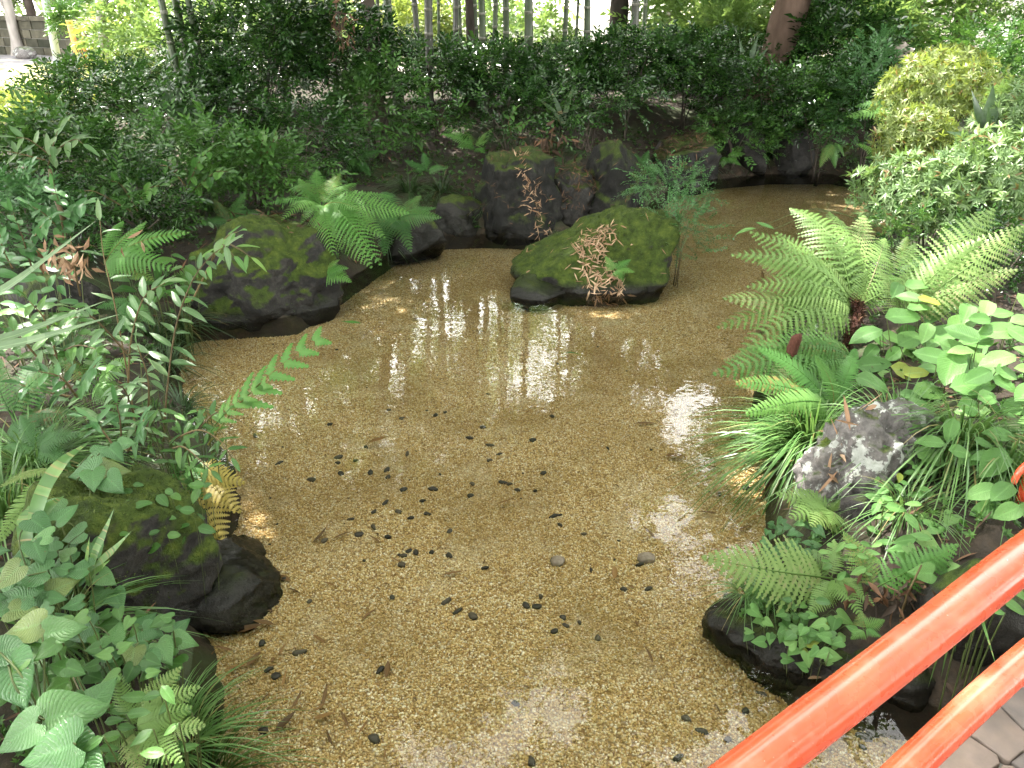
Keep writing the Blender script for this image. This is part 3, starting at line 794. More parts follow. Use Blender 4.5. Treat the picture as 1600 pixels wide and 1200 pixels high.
# rocks: a ball cut by soft planes, then roughened
def rock_mesh(name, dims, seed, mat, cuts=(), ncut=9, soft=16.0, rough=.06, sub_=5, shear=(0, 0), detail=1.0, dmin=.60):
    import bmesh
    bm = bmesh.new(); bmesh.ops.create_icosphere(bm, subdivisions=sub_, radius=1.0)
    rs = np.random.RandomState(seed)
    V = np.array([v.co[:] for v in bm.verts]); V = norm(V)
    pl = [(norm(rs.normal(size=3) * np.array([1, 1, .8])), rs.uniform(dmin, .92)) for _ in range(ncut)]
    pl += [(norm(np.array(c[:3], float)), c[3]) for c in cuts]
    soft = soft * 1.5
    inv = np.full(len(V), (1 / 1.12) ** soft)
    for nrm_, d in pl:
        k = np.maximum(V @ nrm_, 0) / d; inv += k ** soft
    r = inv ** (-1 / soft)
    P = V * r[:, None]
    P[:, 0] += shear[0] * P[:, 2]; P[:, 1] += shear[1] * P[:, 2]
    P *= np.array(dims) / 2
    off = Vector((seed * 3.7, seed * 1.3, seed * .7)); sz = min(dims)
    for i, v in enumerate(bm.verts):
        q = Vector(P[i])
        n1 = noise.fractal(q * (1.9 / sz) + off, 1.0, 2.1, 3)
        n3 = abs(noise.noise(q * (4.2 / sz) - off))
        n4 = noise.fractal(q * (10 / sz) + off, .9, 2.2, 4) if sub_ > 3 else 0
        v.co = q + Vector(V[i]) * sz * (rough * n1 - rough * .8 * n3 + rough * .34 * detail * n4)
    me = bpy.data.meshes.new(name); bm.to_mesh(me); bm.free()
    me.polygons.foreach_set('use_smooth', [True] * len(me.polygons)); me.materials.append(mat); me.update()
    return me
ROCKS = {}
def rock(key, label, center, dims, seed, mat='rock', rotz=0.0, cuts=(), group=None, moss=0, moss_min=.45, **kw):
    """center: world point of the base middle"""
    o = bpy.data.objects.new('rock', rock_mesh('rock', dims, seed, M[mat], cuts, **kw))
    o.location = center; o.rotation_euler = (0, 0, rotz); COL.objects.link(o)
    tag(o, label, 'rock', group); ROCKS[key] = o
    if moss:
        P, Nn = on_mesh(o, moss, seed, lambda p, n: n[:, 2] + .8 * fbm(p * 3.2, seed) > moss_min, world=False)
        rs = np.random.RandomState(seed); m = len(P)
        d = norm(Nn + rs.normal(size=(m, 3)) * .55)
        sp = T([(-.25, 0, 0), (.25, 0, 0), (0, 1, 0)], [(0, -1, 0), (0, 1, 0), (1, 0, 0)], [(0, 1, 2)])
        tt = scatter(sp, P - Nn * .002, frames(d, rs.normal(size=(m, 3))), rs.uniform(.007, .017, m), rs.rand(m))
        sub('moss', tt.mesh('moss', M['moss']), o, kind='stuff')
    return o
def fbm(P, seed):
    return np.array([noise.fractal(Vector(p) + Vector((seed, 0, 0)), 1.0, 2.0, 3) for p in P])
def on_mesh(o, n, seed, cond=None, world=True):
    me = o.data; rs = np.random.RandomState(seed)
    V = np.zeros(len(me.vertices) * 3); me.vertices.foreach_get('co', V); V = V.reshape(-1, 3)
    F = np.zeros(len(me.polygons) * 3, int); me.polygons.foreach_get('vertices', F); F = F.reshape(-1, 3)
    a, b, c = V[F[:, 0]], V[F[:, 1]], V[F[:, 2]]
    cr = np.cross(b - a, c - a); ar = np.linalg.norm(cr, axis=1); nr = norm(cr)
    f = rs.choice(len(F), n, p=ar / ar.sum()); u, v = rs.rand(n), rs.rand(n); fl = u + v > 1; u[fl], v[fl] = 1 - u[fl], 1 - v[fl]
    P = a[f] + (b[f] - a[f]) * u[:, None] + (c[f] - a[f]) * v[:, None]; Nn = nr[f]
    if cond is not None:
        k = cond(P, Nn); P, Nn = P[k], Nn[k]
    if world:
        m = np.array(Matrix.LocRotScale(o.location, o.rotation_euler, None)); P = P @ m[:3, :3].T + m[:3, 3]; Nn = Nn @ m[:3, :3].T
    return P, Nn
def HIT(px, py, back=.03):
    """depth Y of the first surface that the view ray through a photo pixel meets"""
    bpy.context.view_layer.update()
    d = ray(px, py).normalized()
    h = scene.ray_cast(bpy.context.evaluated_depsgraph_get(), Vector((0, 0, CAM_H)) + d * 1.2, d)
    return h[1].y - back if h[0] else 3.0
def litter_on(label_name, P, Nn, size, mat, seed, tpl=None):
    rs = np.random.RandomState(seed); m = len(P)
    t = norm(np.cross(Nn, rs.normal(size=(m, 3)))) + Nn * rs.uniform(-.15, .3, m)[:, None]
    S = np.stack([size * rs.uniform(.5, 1.0, m), size * rs.uniform(.5, 1.2, m), size * rs.uniform(.5, 1, m)], -1)
    tt = scatter(tpl or [leaf_T(ov(.10, .5, .7), 3, 3, .4, .1), leaf_T(ov(.07, .5, .7), 3, 3, .5, -.15)], P + Nn * rs.uniform(.002, .02, m)[:, None], frames(t, Nn + rs.normal(size=(m, 3)) * .25), S, rs.rand(m))
    o = put(label_name, tt.mesh(label_name, M[mat]), kind='stuff')
    return o
# ------------------------------------------------------------------ the pond and its banks
_px = [(300, 1150), (306, 1040), (292, 985), (262, 930), (300, 850), (348, 785), (335, 700), (290, 640), (262, 590), (255, 520), (300, 505), (450, 497),
       (540, 440), (605, 395), (680, 368), (760, 366), (860, 372), (905, 352), (1000, 330), (1050, 292), (1110, 281), (1200, 272), (1300, 272),
       (1370, 285), (1420, 330), (1400, 372), (1320, 395), (1270, 440), (1236, 520), (1205, 570), (1196, 640), (1222, 700), (1232, 800), (1215, 870), (1190, 950),
       (1230, 1030), (1290, 1070), (1400, 1085), (1530, 1120)]
POND = [(-1.0, -0.6), (-1.02, 1.2)] + [tuple(G(x, y, 0)[:2]) for x, y in _px] + [(2.1, 1.3), (2.2, -0.6)]
def sdist(x, y, poly=POND):
    """signed distance to the outline, negative inside"""
    P = np.array(poly); Q = np.roll(P, -1, 0)
    d2 = np.full(x.shape, 1e9); inside = np.zeros(x.shape, bool)
    for (ax, ay), (bx, by) in zip(P, Q):
        ex, ey = bx - ax, by - ay; t = np.clip(((x - ax) * ex + (y - ay) * ey) / (ex * ex + ey * ey), 0, 1)
        d2 = np.minimum(d2, (x - ax - t * ex) ** 2 + (y - ay - t * ey) ** 2)
        if ay != by:
            c = ((ay > y) != (by > y)) & (x < (bx - ax) * (y - ay) / (by - ay) + ax); inside ^= c
    return np.where(inside, -1, 1) * np.sqrt(d2)
sm = lambda t: np.clip(t, 0, 1) ** 2 * (3 - 2 * np.clip(t, 0, 1))
def height(x, y):
    x = np.asarray(x, float); y = np.asarray(y, float)
    d = sdist(x, y)
    h = np.where(d < 0, -.34 * sm(-d / .22), .13 * sm(d / .16) + .17 * sm(d / .9))
    h = h + np.where(d > 0, 1, 0) * (.40 * sm((y - 8.5) / 4.5) * sm(d / 2.0))
    w = sm(d / .5) * .035
    return h + w * (np.sin(x * 2.3 + 1) * np.sin(y * 1.9) + .5 * np.sin(x * 5.1) * np.sin(y * 6.3 + 2))
def grow(a, b, step, far, k=1.22):
    c = list(np.arange(a, b + 1e-6, step)); s = step
    while c[-1] < far: s *= k; c.append(c[-1] + s)
    s = step
    while c[0] > -far: s *= k; c.insert(0, c[0] - s)
    return np.array(c)
gx, gy = grow(-7, 7, .11, 120), grow(-1, 13, .11, 120)
X, Yg = np.meshgrid(gx, gy)
Z = height(X, Yg)
def grid_mesh(name, X, Yv, Z, mat, keep=None):
    ny, nx = X.shape
    i = np.arange(ny * nx).reshape(ny, nx)
    q = np.stack([i[:-1, :-1], i[:-1, 1:], i[1:, 1:], i[1:, :-1]], -1)
    if keep is not None: q = q[keep]
    q = q.reshape(-1, 4)
    t = T(); t.V = np.stack([X, Yv, Z], -1).reshape(-1, 3); t.A = np.zeros_like(t.V); t.L = q.ravel(); t.C = np.full(len(q), 4)
    return t.mesh(name, mat)
put('ground', grid_mesh('ground', X, Yg, Z, M['ground']), kind='structure')
def GP(px, py, dz=0.0):
    """where the view ray through a photo pixel meets the bank"""
    d = ray(px, py); s = np.linspace(.6, 40, 2400)
    h = height(d.x * s, d.y * s); z = CAM_H + d.z * s
    k = np.argmax(z < h) if (z < h).any() else len(s) - 1
    return Vector((d.x * s[k], d.y * s[k], h[k] + dz))

BED_Z = -0.115
bx, by = np.arange(-4.2, 6.2, .2), np.arange(-.8, 13, .2)
BX, BY = np.meshgrid(bx, by)
BD = sdist(BX, BY)
bk = (BD[:-1, :-1] < .3) & (BD[1:, 1:] < .3)
bedz = BED_Z + .012 * np.sin(BX * 2.1) * np.sin(BY * 1.7)
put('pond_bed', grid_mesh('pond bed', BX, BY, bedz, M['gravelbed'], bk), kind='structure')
wk = (BD[:-1, :-1] < .35) & (BD[1:, 1:] < .35)
put('water', grid_mesh('water', BX, BY, BX * 0, M['water'], wk), kind='structure')

# the gravel: real stones scattered over the bed, densest near the bridge where they can be told apart
gme = grid_mesh('gravel', BX, BY, bedz + .002, M['gravel'], bk & (BD[:-1, :-1] < .12) & (BY[:-1, :-1] > 1.2) & (BY[:-1, :-1] < 7.4) & (np.abs(BX[:-1, :-1]) < .75 * BY[:-1, :-1] + .8))
da = gme.attributes.new('density', 'FLOAT', 'POINT')
dd = np.interp(BY.ravel(), [1.2, 3.2, 4.5, 6.2, 7.6], [14000, 12500, 8500, 3400, 300])
da.data.foreach_set('value', dd.astype(np.float32))
gravel = put('gravel', gme, kind='stuff')
ng = bpy.data.node_groups.new('gravel scatter', 'GeometryNodeTree')
ng.interface.new_socket('Geometry', in_out='INPUT', socket_type='NodeSocketGeometry')
ng.interface.new_socket('Geometry', in_out='OUTPUT', socket_type='NodeSocketGeometry')
gn, gl = ng.nodes, ng.links
gi, go = gn.new('NodeGroupInput'), gn.new('NodeGroupOutput')
dp = gn.new('GeometryNodeDistributePointsOnFaces'); na = gn.new('GeometryNodeInputNamedAttribute')
na.data_type = 'FLOAT'; na.inputs['Name'].default_value = 'density'
gl.new(gi.outputs[0], dp.inputs['Mesh']); gl.new(na.outputs['Attribute'], dp.inputs['Density'])
ico = gn.new('GeometryNodeMeshIcoSphere'); ico.inputs['Radius'].default_value = 0.0051; ico.inputs['Subdivisions'].default_value = 1
ss = gn.new('GeometryNodeSetShadeSmooth'); gl.new(ico.outputs['Mesh'], ss.inputs['Geometry'])
smt = gn.new('GeometryNodeSetMaterial'); smt.inputs['Material'].default_value = M['gravel']; gl.new(ss.outputs[0], smt.inputs['Geometry'])
iop = gn.new('GeometryNodeInstanceOnPoints')
gl.new(dp.outputs['Points'], iop.inputs['Points']); gl.new(smt.outputs[0], iop.inputs['Instance'])
rr = gn.new('FunctionNodeRandomValue'); rr.data_type = 'FLOAT_VECTOR'
rr.inputs['Min'].default_value = (0, 0, 0); rr.inputs['Max'].default_value = (6.28, 6.28, 6.28)
rsc = gn.new('FunctionNodeRandomValue'); rsc.data_type = 'FLOAT_VECTOR'
rsc.inputs['Min'].default_value = (.6, .5, .45); rsc.inputs['Max'].default_value = (1.35, 1.1, .95)
rsc.inputs['Seed'].default_value = 7
gl.new(rr.outputs[0], iop.inputs['Rotation']); gl.new(rsc.outputs[0], iop.inputs['Scale'])
gl.new(iop.outputs[0], go.inputs[0])
gravel.modifiers.new('scatter', 'NODES').node_group = ng

# ------------------------------------------------------------------ path and verge at the far end of the garden
def ground_sheet(name, poly, mat, dz, step=.4):
    P = np.array(poly); xs = np.arange(P[:, 0].min(), P[:, 0].max() + step, step); ys = np.arange(P[:, 1].min(), P[:, 1].max() + step, step)
    SX, SY = np.meshgrid(xs, ys); k = sdist(SX[:-1, :-1] + step / 2, SY[:-1, :-1] + step / 2, poly) < 0
    return put(name, grid_mesh(name, SX, SY, height(SX, SY) + dz, mat, k), kind='structure')
ground_sheet('path', [(-30, 16.0), (-22, 16.2), (-13.4, 18.0), (-11.4, 19.6), (-10.0, 21.3), (-16.5, 24.5), (-30, 25.5)], M['path'], .02)
ground_sheet('lawn', [(-22, 12.6), (-7.5, 12.6), (-6.6, 17), (-8.4, 20.2), (-9.9, 21.2), (-11.3, 19.5), (-13.3, 17.9), (-22, 16.1)], M['lawn'], .02)

# ------------------------------------------------------------------ footbridge
p_top = [Vector((-.38, .28, 1.17)), Vector((.05, .552, 1.25)), Vector((.315, .718, 1.297)), Vector((.58, .886, 1.338)), Vector((.85, 1.057, 1.385)), Vector((1.15, 1.247, 1.415)), Vector((1.5, 1.468, 1.435))]
p_low = [Vector((-.38, .28, .68)), Vector((.05, .552, .80)), Vector((.40, .773, .91)), Vector((.68, .950, 1.005)), Vector((.924, 1.104, 1.068)), Vector((1.2, 1.278, 1.10)), Vector((1.5, 1.468, 1.12))]
br = thing('footbridge', 'stone paved footbridge with glossy vermilion tube handrails at the near end of the pond', 'bridge', (.6, .7, .6))
bl = Vector(br.location)
rel = lambda pts: [Vector(p) - bl for p in pts]
put('top_rail', tube(rel(catmull(p_top, 8)), [.0325, .0345], 24).mesh('top rail', M['paint']), br, loc=bl)
put('lower_rail', tube(rel(catmull(p_low, 8)), .029, 24).mesh('lower rail', M['paint']), br, loc=bl)
for p, q in ((p_top[0], p_low[0]), (p_top[-1], p_low[-1])):
    put('rail_post', tube(rel([(q.x, q.y, .46), (p.x, p.y, p.z + .07)]), .036, 20).mesh('rail post', M['paint']), br, loc=bl)
along = Vector((.846, .533, 0)); outw = Vector((-.533, .846, 0))
def dk(a, o, z): return Vector((.68, .950, 0)) + along * a + outw * o + Vector((0, 0, z)) - bl
def deck_z(a): return .56 + .035 * a - .06 * a * a * .3
V, F = [], []
na_, nb_ = 13, 2
for i in range(na_):
    a = -1.7 + i * 3.1 / (na_ - 1)
    for o_, z in ((.20, 0), (.20, -.22), (-1.5, -.22), (-1.5, 0)): V.append(dk(a, o_, deck_z(a) + z - .012))
for i in range(na_ - 1):
    for k in range(4): F.append((i * 4 + k, (i + 1) * 4 + k, (i + 1) * 4 + (k + 1) % 4, i * 4 + (k + 1) % 4))
F += [(3, 2, 1, 0), tuple((na_ - 1) * 4 + k for k in range(4))]
deck = put('deck', T(V, None, F).mesh('bridge deck', M['mortar'], smooth=False), br, loc=bl)
# irregular flagstones: jittered cells, each a stone of its own
rs = random.Random(11); cols_, rows_ = 19, 11
jit = {}
for i in range(cols_ + 1):
    for j in range(rows_ + 1):
        jx = rs.uniform(-.045, .045) if 0 < i < cols_ else 0; jy = rs.uniform(-.045, .045) if 0 < j < rows_ else 0
        jit[i, j] = (-1.66 + 3.02 * i / cols_ + jx, .185 - 1.66 * j / rows_ + jy)
for i in range(cols_):
    for j in range(rows_):
        q = [jit[i, j], jit[i + 1, j], jit[i + 1, j + 1], jit[i, j + 1]]
        cx, cy = sum(a for a, b in q) / 4, sum(b for a, b in q) / 4; ring = []
        for (a, b), (a2, b2) in zip(q, q[1:] + q[:1]):
            for f in (.08, .5, .92):
                wob = rs.uniform(-.008, .008)
                x_, y_ = a + (a2 - a) * f + wob, b + (b2 - b) * f + wob
                ring.append((cx + (x_ - cx) * .955, cy + (y_ - cy) * .955))
        n_ = len(ring); V = []; tlt = rs.uniform(-.004, .004)
        for sh, z in ((1.0, -.01), (1.0, .006), (.955, .011)):
            for a, b in ring:
                a2, b2 = cx + (a - cx) * sh, cy + (b - cy) * sh; V.append(dk(a2, b2, deck_z(a2) + z + tlt * (a2 - cx) * 10))
        F = [(k, (k + 1) % n_, n_ + (k + 1) % n_, n_ + k) for k in range(n_)] + [(n_ + k, n_ + (k + 1) % n_, 2 * n_ + (k + 1) % n_, 2 * n_ + k) for k in range(n_)] + [tuple(range(2 * n_, 3 * n_))]
        t = T(V, [(0, 0, rs.random())] * len(V), F)
        sub('paving_stone', t.mesh('paving stone', M['paver']), deck)
V = [dk(a, o_, z) for a in (.95, 1.40) for o_, z in ((.17, -.9), (.17, .33), (-1.45, .33), (-1.45, -.9))]
put('abutment', T(V, None, [(0, 1, 2, 3), (7, 6, 5, 4), (0, 4, 5, 1), (1, 5, 6, 2), (2, 6, 7, 3), (3, 7, 4, 0)]).mesh('abutment', M['wallstone'], smooth=False), br, loc=bl)

# short red post that peeps out at the far side of the bank
pp = D(1600, 730, 2.75)
rp = thing('railing_post', 'short orange red metal post with a bent foot in the leaves at the picture edge', 'post', pp)
put('upright', tube([(.03, 0, -.25), (.03, .0, 0), (.042, .01, .28)], .019, 16).mesh('post upright', M['paint']), rp, loc=pp)
put('bent_foot', tube(catmull([(.028, .0, .03), (.0, -.005, .01), (-.022, -.01, -.02), (-.03, -.01, -.07)], 5), [.015, .013], 12).mesh('post foot', M['paint']), rp, loc=pp)

# ------------------------------------------------------------------ far garden: wall, posts, house, lantern
w0, w1 = Vector((-16.6, 24.6, 0)), Vector((-10.2, 21.6, 0))
gw = thing('garden_wall', 'low mossy stone garden wall along the grey path', 'wall', (w0.x, w0.y, ground_z(w0.x, w0.y)))
wd = (w1 - w0); wlen = wd.length; wd.normalize(); rs = random.Random(3)
def wall_block(a0, a1, z0, z1, th):
    return [xf(box(a0, a1, -th / 2, th / 2, z0, z1), Matrix.Rotation(math.atan2(wd.y, wd.x), 4, 'Z'), rs.random())]
put('core', join(wall_block(-3, wlen, -.1, .86, .26)).mesh('wall core', M['mortar'], smooth=False), gw, loc=gw.location)
for r_ in range(4):
    a = -3 + rs.uniform(-.2, 0)
    while a < wlen - .1:
        b = min(a + rs.uniform(.32, .62), wlen)
        put('wall_stone', join(wall_block(a + .01, b - .012, r_ * .21 + .005, r_ * .21 + .2, .32 + rs.uniform(-.03, .03))).mesh('wall stone', M['wallstone'], smooth=False), gw, loc=gw.location)
        a = b
a = -3.05
while a < wlen:
    put('coping_stone', join(wall_block(a, a + .78, .84, .93, .42)).mesh('coping', M['wallstone'], smooth=False), gw, loc=gw.location); a += .8
def post(name, label, cat, px0, py0, px1, py1, Y, rad, mat, top=2.6, part='shaft', sides=14, gz=None):
    b = D(px0, py0, Y); b.z = ground_z(b.x, Y); tp = D(px1, py1, Y)
    k = (top) / max(tp.z - b.z, .1); e = (tp - b) * k
    t = thing(name, label, cat, b)
    return t, e, put(part, tube([(0, 0, -.1), e * .5, e], rad, sides).mesh(part, M[mat]), t, loc=b)
t, e, o = post('lamp_post', 'pale grey steel pole standing beside the garden wall', 'pole', 88, 88, 71, 0, 19.0, .085, 'greymetal', 4.5)
put('base_collar', tube([(0, 0, -.05), (0, 0, .12)], .13, 14).mesh('collar', M['greymetal']), t, loc=t.location)
t, e, o = post('timber_post', 'pale orange timber post under the shrub beside the grey pole', 'post', 123, 93, 112, 50, 17.5, .055, 'wood', .95)
put('post_cap', tube([e * .99, e * 1.05], .065, 8).mesh('cap', M['wood']), t, loc=t.location)
t, e, o = post('timber_post', 'brown timber post just beyond the pale orange one', 'post', 133, 86, 127, 50, 18.6, .07, 'wood', .9)
put('post_cap', tube([e * .99, e * 1.05], .08, 8).mesh('cap', M['redbark']), t, loc=t.location)
hb = Vector((11.2, 21.0, ground_z(11.2, 21.0)))
hs = thing('garden_house', 'pale plastered garden house behind the azaleas', 'house', hb)
put('wall', box(-1.2, 5.5, 0, 5, -.2, 3.2).mesh('house wall', M['plaster'], smooth=False), hs, loc=hb)
put('plinth', box(-1.26, 5.56, -.06, 5.06, -.2, .3).mesh('plinth', M['lantern'], smooth=False), hs, loc=hb)
put('roof', T([(-1.8, -.6, 3.1), (6, -.6, 3.1), (6, 5.6, 3.1), (-1.8, 5.6, 3.1), (-1.8, 2.5, 4.8), (6, 2.5, 4.8)], None, [(0, 1, 5, 4), (2, 3, 4, 5), (1, 2, 5), (3, 0, 4), (3, 2, 1, 0)]).mesh('roof', M['roof'], smooth=False), hs, loc=hb)
wf = put('window', box(1.2, 2.6, -.05, .03, 1.0, 2.3).mesh('window frame', M['wood'], smooth=False), hs, loc=hb)
sub('pane', box(1.28, 2.52, -.06, -.045, 1.08, 2.22).mesh('window pane', M['greymetal'], smooth=False), wf)
lb = D(1403, 110, 11.6); lz = ground_z(lb.x, lb.y); lb.z = lz
ln = thing('stone_lantern', 'small weathered stone lantern among dark shrubs by the trees', 'lantern', lb)
hh = D(1403, 80, 11.6).z - lz
put('lantern_shaft', tube([(0, 0, -.1), (0, 0, hh - .14)], [.09, .06], 8).mesh('shaft', M['lantern']), ln, loc=lb)
put('light_box', tube([(0, 0, hh - .14), (0, 0, hh)], .085, 6).mesh('light box', M['lantern']), ln, loc=lb)
put('cap', tube([(0, 0, hh - .005), (0, 0, hh + .03), (0, 0, hh + .07), (0, 0, hh + .10), (0, 0, hh + .13)], [.15, .15, .09, .04, .015], 12).mesh('cap', M['lantern']), ln, loc=lb)

# ------------------------------------------------------------------ trees and bamboo
SUNNY = [(G(60, 112, .7), 1.6), (G(110, 128, .7), 1.0), (D(1450, 115, 8.2), .75), (D(1400, 210, 7.6), .35), (D(1540, 70, 12), 1.4), (D(1240, 380, 5.2), .14), (G(1325, 325, -.1), .32),
         (D(930, 400, 6.2), .16), (D(1340, 370, 5.1), .08), (D(1560, 370, 4.6), .14), (D(540, 290, 6.5), .12), (D(880, 270, 8.8), .10), (D(650, 250, 9.5), .12), (D(700, 110, 11), .4), (D(1020, 90, 13), .7),
         (D(225, 60, 14.5), 1.1), (D(1460, 500, 4), .2), (D(1470, 270, 6.1), .6), (D(290, 430, 3.5), .08), (D(110, 520, 3.7), .05), (D(60, 470, 4.3), .05), (D(290, 1080, 1.7), .03), (D(520, 300, 6.5), .25), (D(1540, 600, 3.8), .2), (D(1200, 600, 3.9), .15), (D(30, 400, 4.9), .3), (D(420, 90, 9.9), .3), (D(780, 100, 10.6), .3), (D(1250, 160, 10.8), .35), (D(900, 110, 11), .25), (D(1570, 250, 6.0), .35), (D(1050, 235, 10.6), .2), (D(1240, 790, 3), .12), (D(1195, 80, 13), .25)]
GAPS = [(882, 505, 22), (852, 580, 24), (905, 572, 12), (1010, 548, 22), (955, 520, 10), (1045, 615, 24), (1105, 610, 22), (1078, 650, 30), (1045, 675, 12), (1098, 700, 14), (1045, 775, 14), (1030, 812, 18),
        (640, 440, 14), (692, 430, 12), (692, 465, 10), (597, 548, 8), (860, 1120, 30), (640, 1175, 36), (690, 1190, 28), (1065, 885, 26), (985, 805, 12), (770, 490, 8), (718, 535, 8)]
EYE_M = np.array([0, 0, -CAM_H])
_gd = norm(np.array([[ray(x, y).x, ray(x, y).y, -ray(x, y).z] for x, y, r in GAPS])); _gr = np.array([r / FPX for x, y, r in GAPS])
def keep_sky(P, fat=0.1):
    d = norm(P - EYE_M); dist = np.maximum(np.linalg.norm(P - EYE_M, axis=1), 1); k = np.ones(len(P), bool)
    for g, r in zip(_gd, _gr): k &= ~(np.arccos(np.clip(d @ g, -1, 1)) < r * 1.0 + .5 * fat / dist)
    return k
def keep_open(P, fat=0.28):
    """leave the openings in the leaf roof through which the sun reaches the sunny spots and the sky shows"""
    k = keep_sky(P, fat); S = np.array(SUN)
    for c, r in SUNNY:
        v = P - np.array(c); al = v @ S; pr = np.linalg.norm(v - al[:, None] * S, axis=1)
        k &= ~((al > .8) & (pr < r + fat))
    return k
def tree(name, label, path, rad, mat, crowns, leafmat='canopy', n=500, size=.55, seed=1, tpl='canopy', limbs=5, group=None, roots=False):
    b = Vector(path[0]); b.z = ground_z(b.x, b.y)
    t = thing(name, label, 'tree', b, group)
    pts = [Vector((0, 0, -.25)), Vector((0, 0, .02))] + [Vector(p) - b for p in path[1:]]
    c = catmull(pts, 7); n_ = len(c)
    rr_ = [rad * (1 + (.35 if mat == 'palebark' else .8) * math.exp(-max(p.z, 0) / .22)) * (1 - .55 * i / n_) for i, p in enumerate(c)]
    tr = tube(c, rr_, 18); tr.V += np.array([[.06 * rad * math.sin(v[2] * 7 + math.atan2(v[1], v[0] + 1e-6) * 3)] * 2 + [0] for v in tr.V])
    trunk = put('trunk', tr.mesh('trunk', M[mat]), t, loc=b)
    rs = random.Random(seed); top = c[-1]
    for k in range(limbs):
        cr = crowns[k % len(crowns)]; s0 = c[int(n_ * rs.uniform(.6, .95))]
        tip = Vector(cr[0]) - b + Vector((rs.uniform(-.6, .6) * cr[1][0], rs.uniform(-.6, .6) * cr[1][1], rs.uniform(-.3, .4) * cr[1][2]))
        put('limb', tube(catmull([s0, s0.lerp(tip, .5) + Vector((0, 0, .4)), tip], 5), [rad * .35, rad * .08], 7).mesh('limb', M[mat]), t, loc=b)
    n = int(n * 2.3)
    ts = [crown_T(cc, rr, int(n * f), TW[tpl], size, seed * 7 + i, flat=False, inner=.2, amp=.3, keep=keep_open) for i, (cc, rr, f) in enumerate(crowns)]
    o = join(ts); o.V -= np.array(b)
    put('crown', o.mesh('crown', M[leafmat]), t, loc=b, kind='stuff')
    return t
tree('tree', 'large leaning tree with reddish brown bark behind the far shrubs', [D(1207, 130, 12.6), D(1222, 60, 12.6) , D(1246, -15, 12.6), D(1285, -140, 12.6), (5.2, 12.2, 5.2), (5.4, 12.0, 7)], .30, 'redbark',
     [((4.6, 12.5, 7.4), (3.6, 3.4, 3.0), 1.0), ((1.0, 13.5, 9.5), (3.2, 2.6, 2.2), .8), ((8.0, 13, 7), (3.2, 3, 3.0), .7), ((3.2, 9.0, 4.8), (2.2, 1.5, .9), .4)], n=420, size=.75, seed=2)  # the low front clump, out of view, is added to shade the hedge
tree('tree', 'dark slender tree trunk leaning beside the stone lantern', [D(1412, 95, 13.4), D(1428, 50, 13.4), D(1446, -20, 13.4), (7.3, 13.4, 5.0)], .14, 'bark', [((7.6, 13.6, 6.6), (2.2, 2.2, 1.6), 1.0)], n=180, seed=3)
tree('tree', 'straight dark tree trunk standing among the bamboo culms', [D(735, 75, 12.4), D(733, 0, 12.4), (-.75, 12.4, 5.0)], .085, 'bark', [((-.8, 12.5, 7.0), (2.2, 2.2, 1.8), 1.0)], n=220, seed=4)
tree('tree', 'broad dark trunk in the shade at the near end of the bamboo grove', [D(578, 80, 11.2), D(574, 0, 11.2), (-2.2, 11.2, 4.5), (-2.3, 11.0, 6.5)], .125, 'bark', [((-2.4, 11.0, 7.8), (3.2, 3.0, 2.2), 1.0), ((-1.2, 9.2, 9.0), (2.6, 2.2, 1.8), .7), ((-2.2, 8.2, 4.6), (2.8, 1.7, .9), .5), ((.6, 8.6, 4.7), (2.4, 1.6, .9), .45), ((-4.6, 8.0, 4.4), (2.0, 2.0, .9), .4)], n=420, seed=5)  # low clumps over the water, out of view, are added to darken the hedge
tree('tree', 'pale trunk rising at the end of the garden wall', [D(20, 45, 22.5), D(13, 10, 22.5), (D(6, -40, 22.5).x, 22.5, 4.5)], .17, 'palebark', [((-15.5, 22.5, 6.5), (3, 3, 2), 1.0)], n=160, seed=6)
tree('tree', 'grey brown trunk behind the garden wall beside the pale one', [D(48, 40, 24.5), D(44, 0, 24.5), (D(34, -40, 24.5).x, 24.5, 4.5)], .17, 'bark', [((-14.5, 25, 6.5), (3, 3, 2), 1.0)], n=140, seed=7)
tree('tree', 'slim pale double trunk rising from the sunlit shrubs', [D(165, 88, 16.0), D(157, 30, 16.0), D(150, -30, 16), (-8.9, 16, 5)], .10, 'palebark', [((-8.8, 16, 6.5), (2.4, 2.4, 1.6), 1.0)], n=120, seed=8, leafmat='bright')
tree('tree', 'overhanging tree on the near bank whose crown roofs the pond', [(-5.6, 6.3, 0), (-5.4, 6.4, 3), (-4.6, 6.8, 6), (-3.6, 7.2, 8)], .22, 'bark',
     [((-3.6, 7.4, 8.2), (3.0, 3.4, 1.8), 1.0), ((-2.6, 9.0, 10.2), (2.6, 2.8, 1.6), .8), ((-5.8, 7.5, 7.2), (2.4, 2.8, 1.8), .7), ((-3.8, 4.8, 8.8), (2.2, 2.0, 1.4), .2), ((-3.3, 6.1, 7.7), (1.1, 1.1, .6), .25), ((-3.9, 6.5, 9.4), (1.0, 1.0, .5), .35), ((-6.0, 9.5, 8.6), (2.6, 2.2, 1.6), .5), ((-2.6, 2.2, 11.2), (3.4, 3.6, 1.2), .45)], n=520, seed=9)  # small clumps added to plug a sun patch, high one to close the sky
tree('tree', 'tall tree standing in the middle of the grove behind the bamboo', [(1.9, 15.8, 0), (1.9, 15.8, 4), (1.6, 15.2, 8), (1.2, 14.2, 11)], .2, 'bark',
     [((.6, 12.6, 11.6), (3.6, 3.0, 2.0), 1.0), ((-1.0, 11.0, 13.0), (3.0, 2.6, 1.6), .8), ((2.6, 15, 9.0), (3, 2.6, 2), .7)], n=520, seed=10)

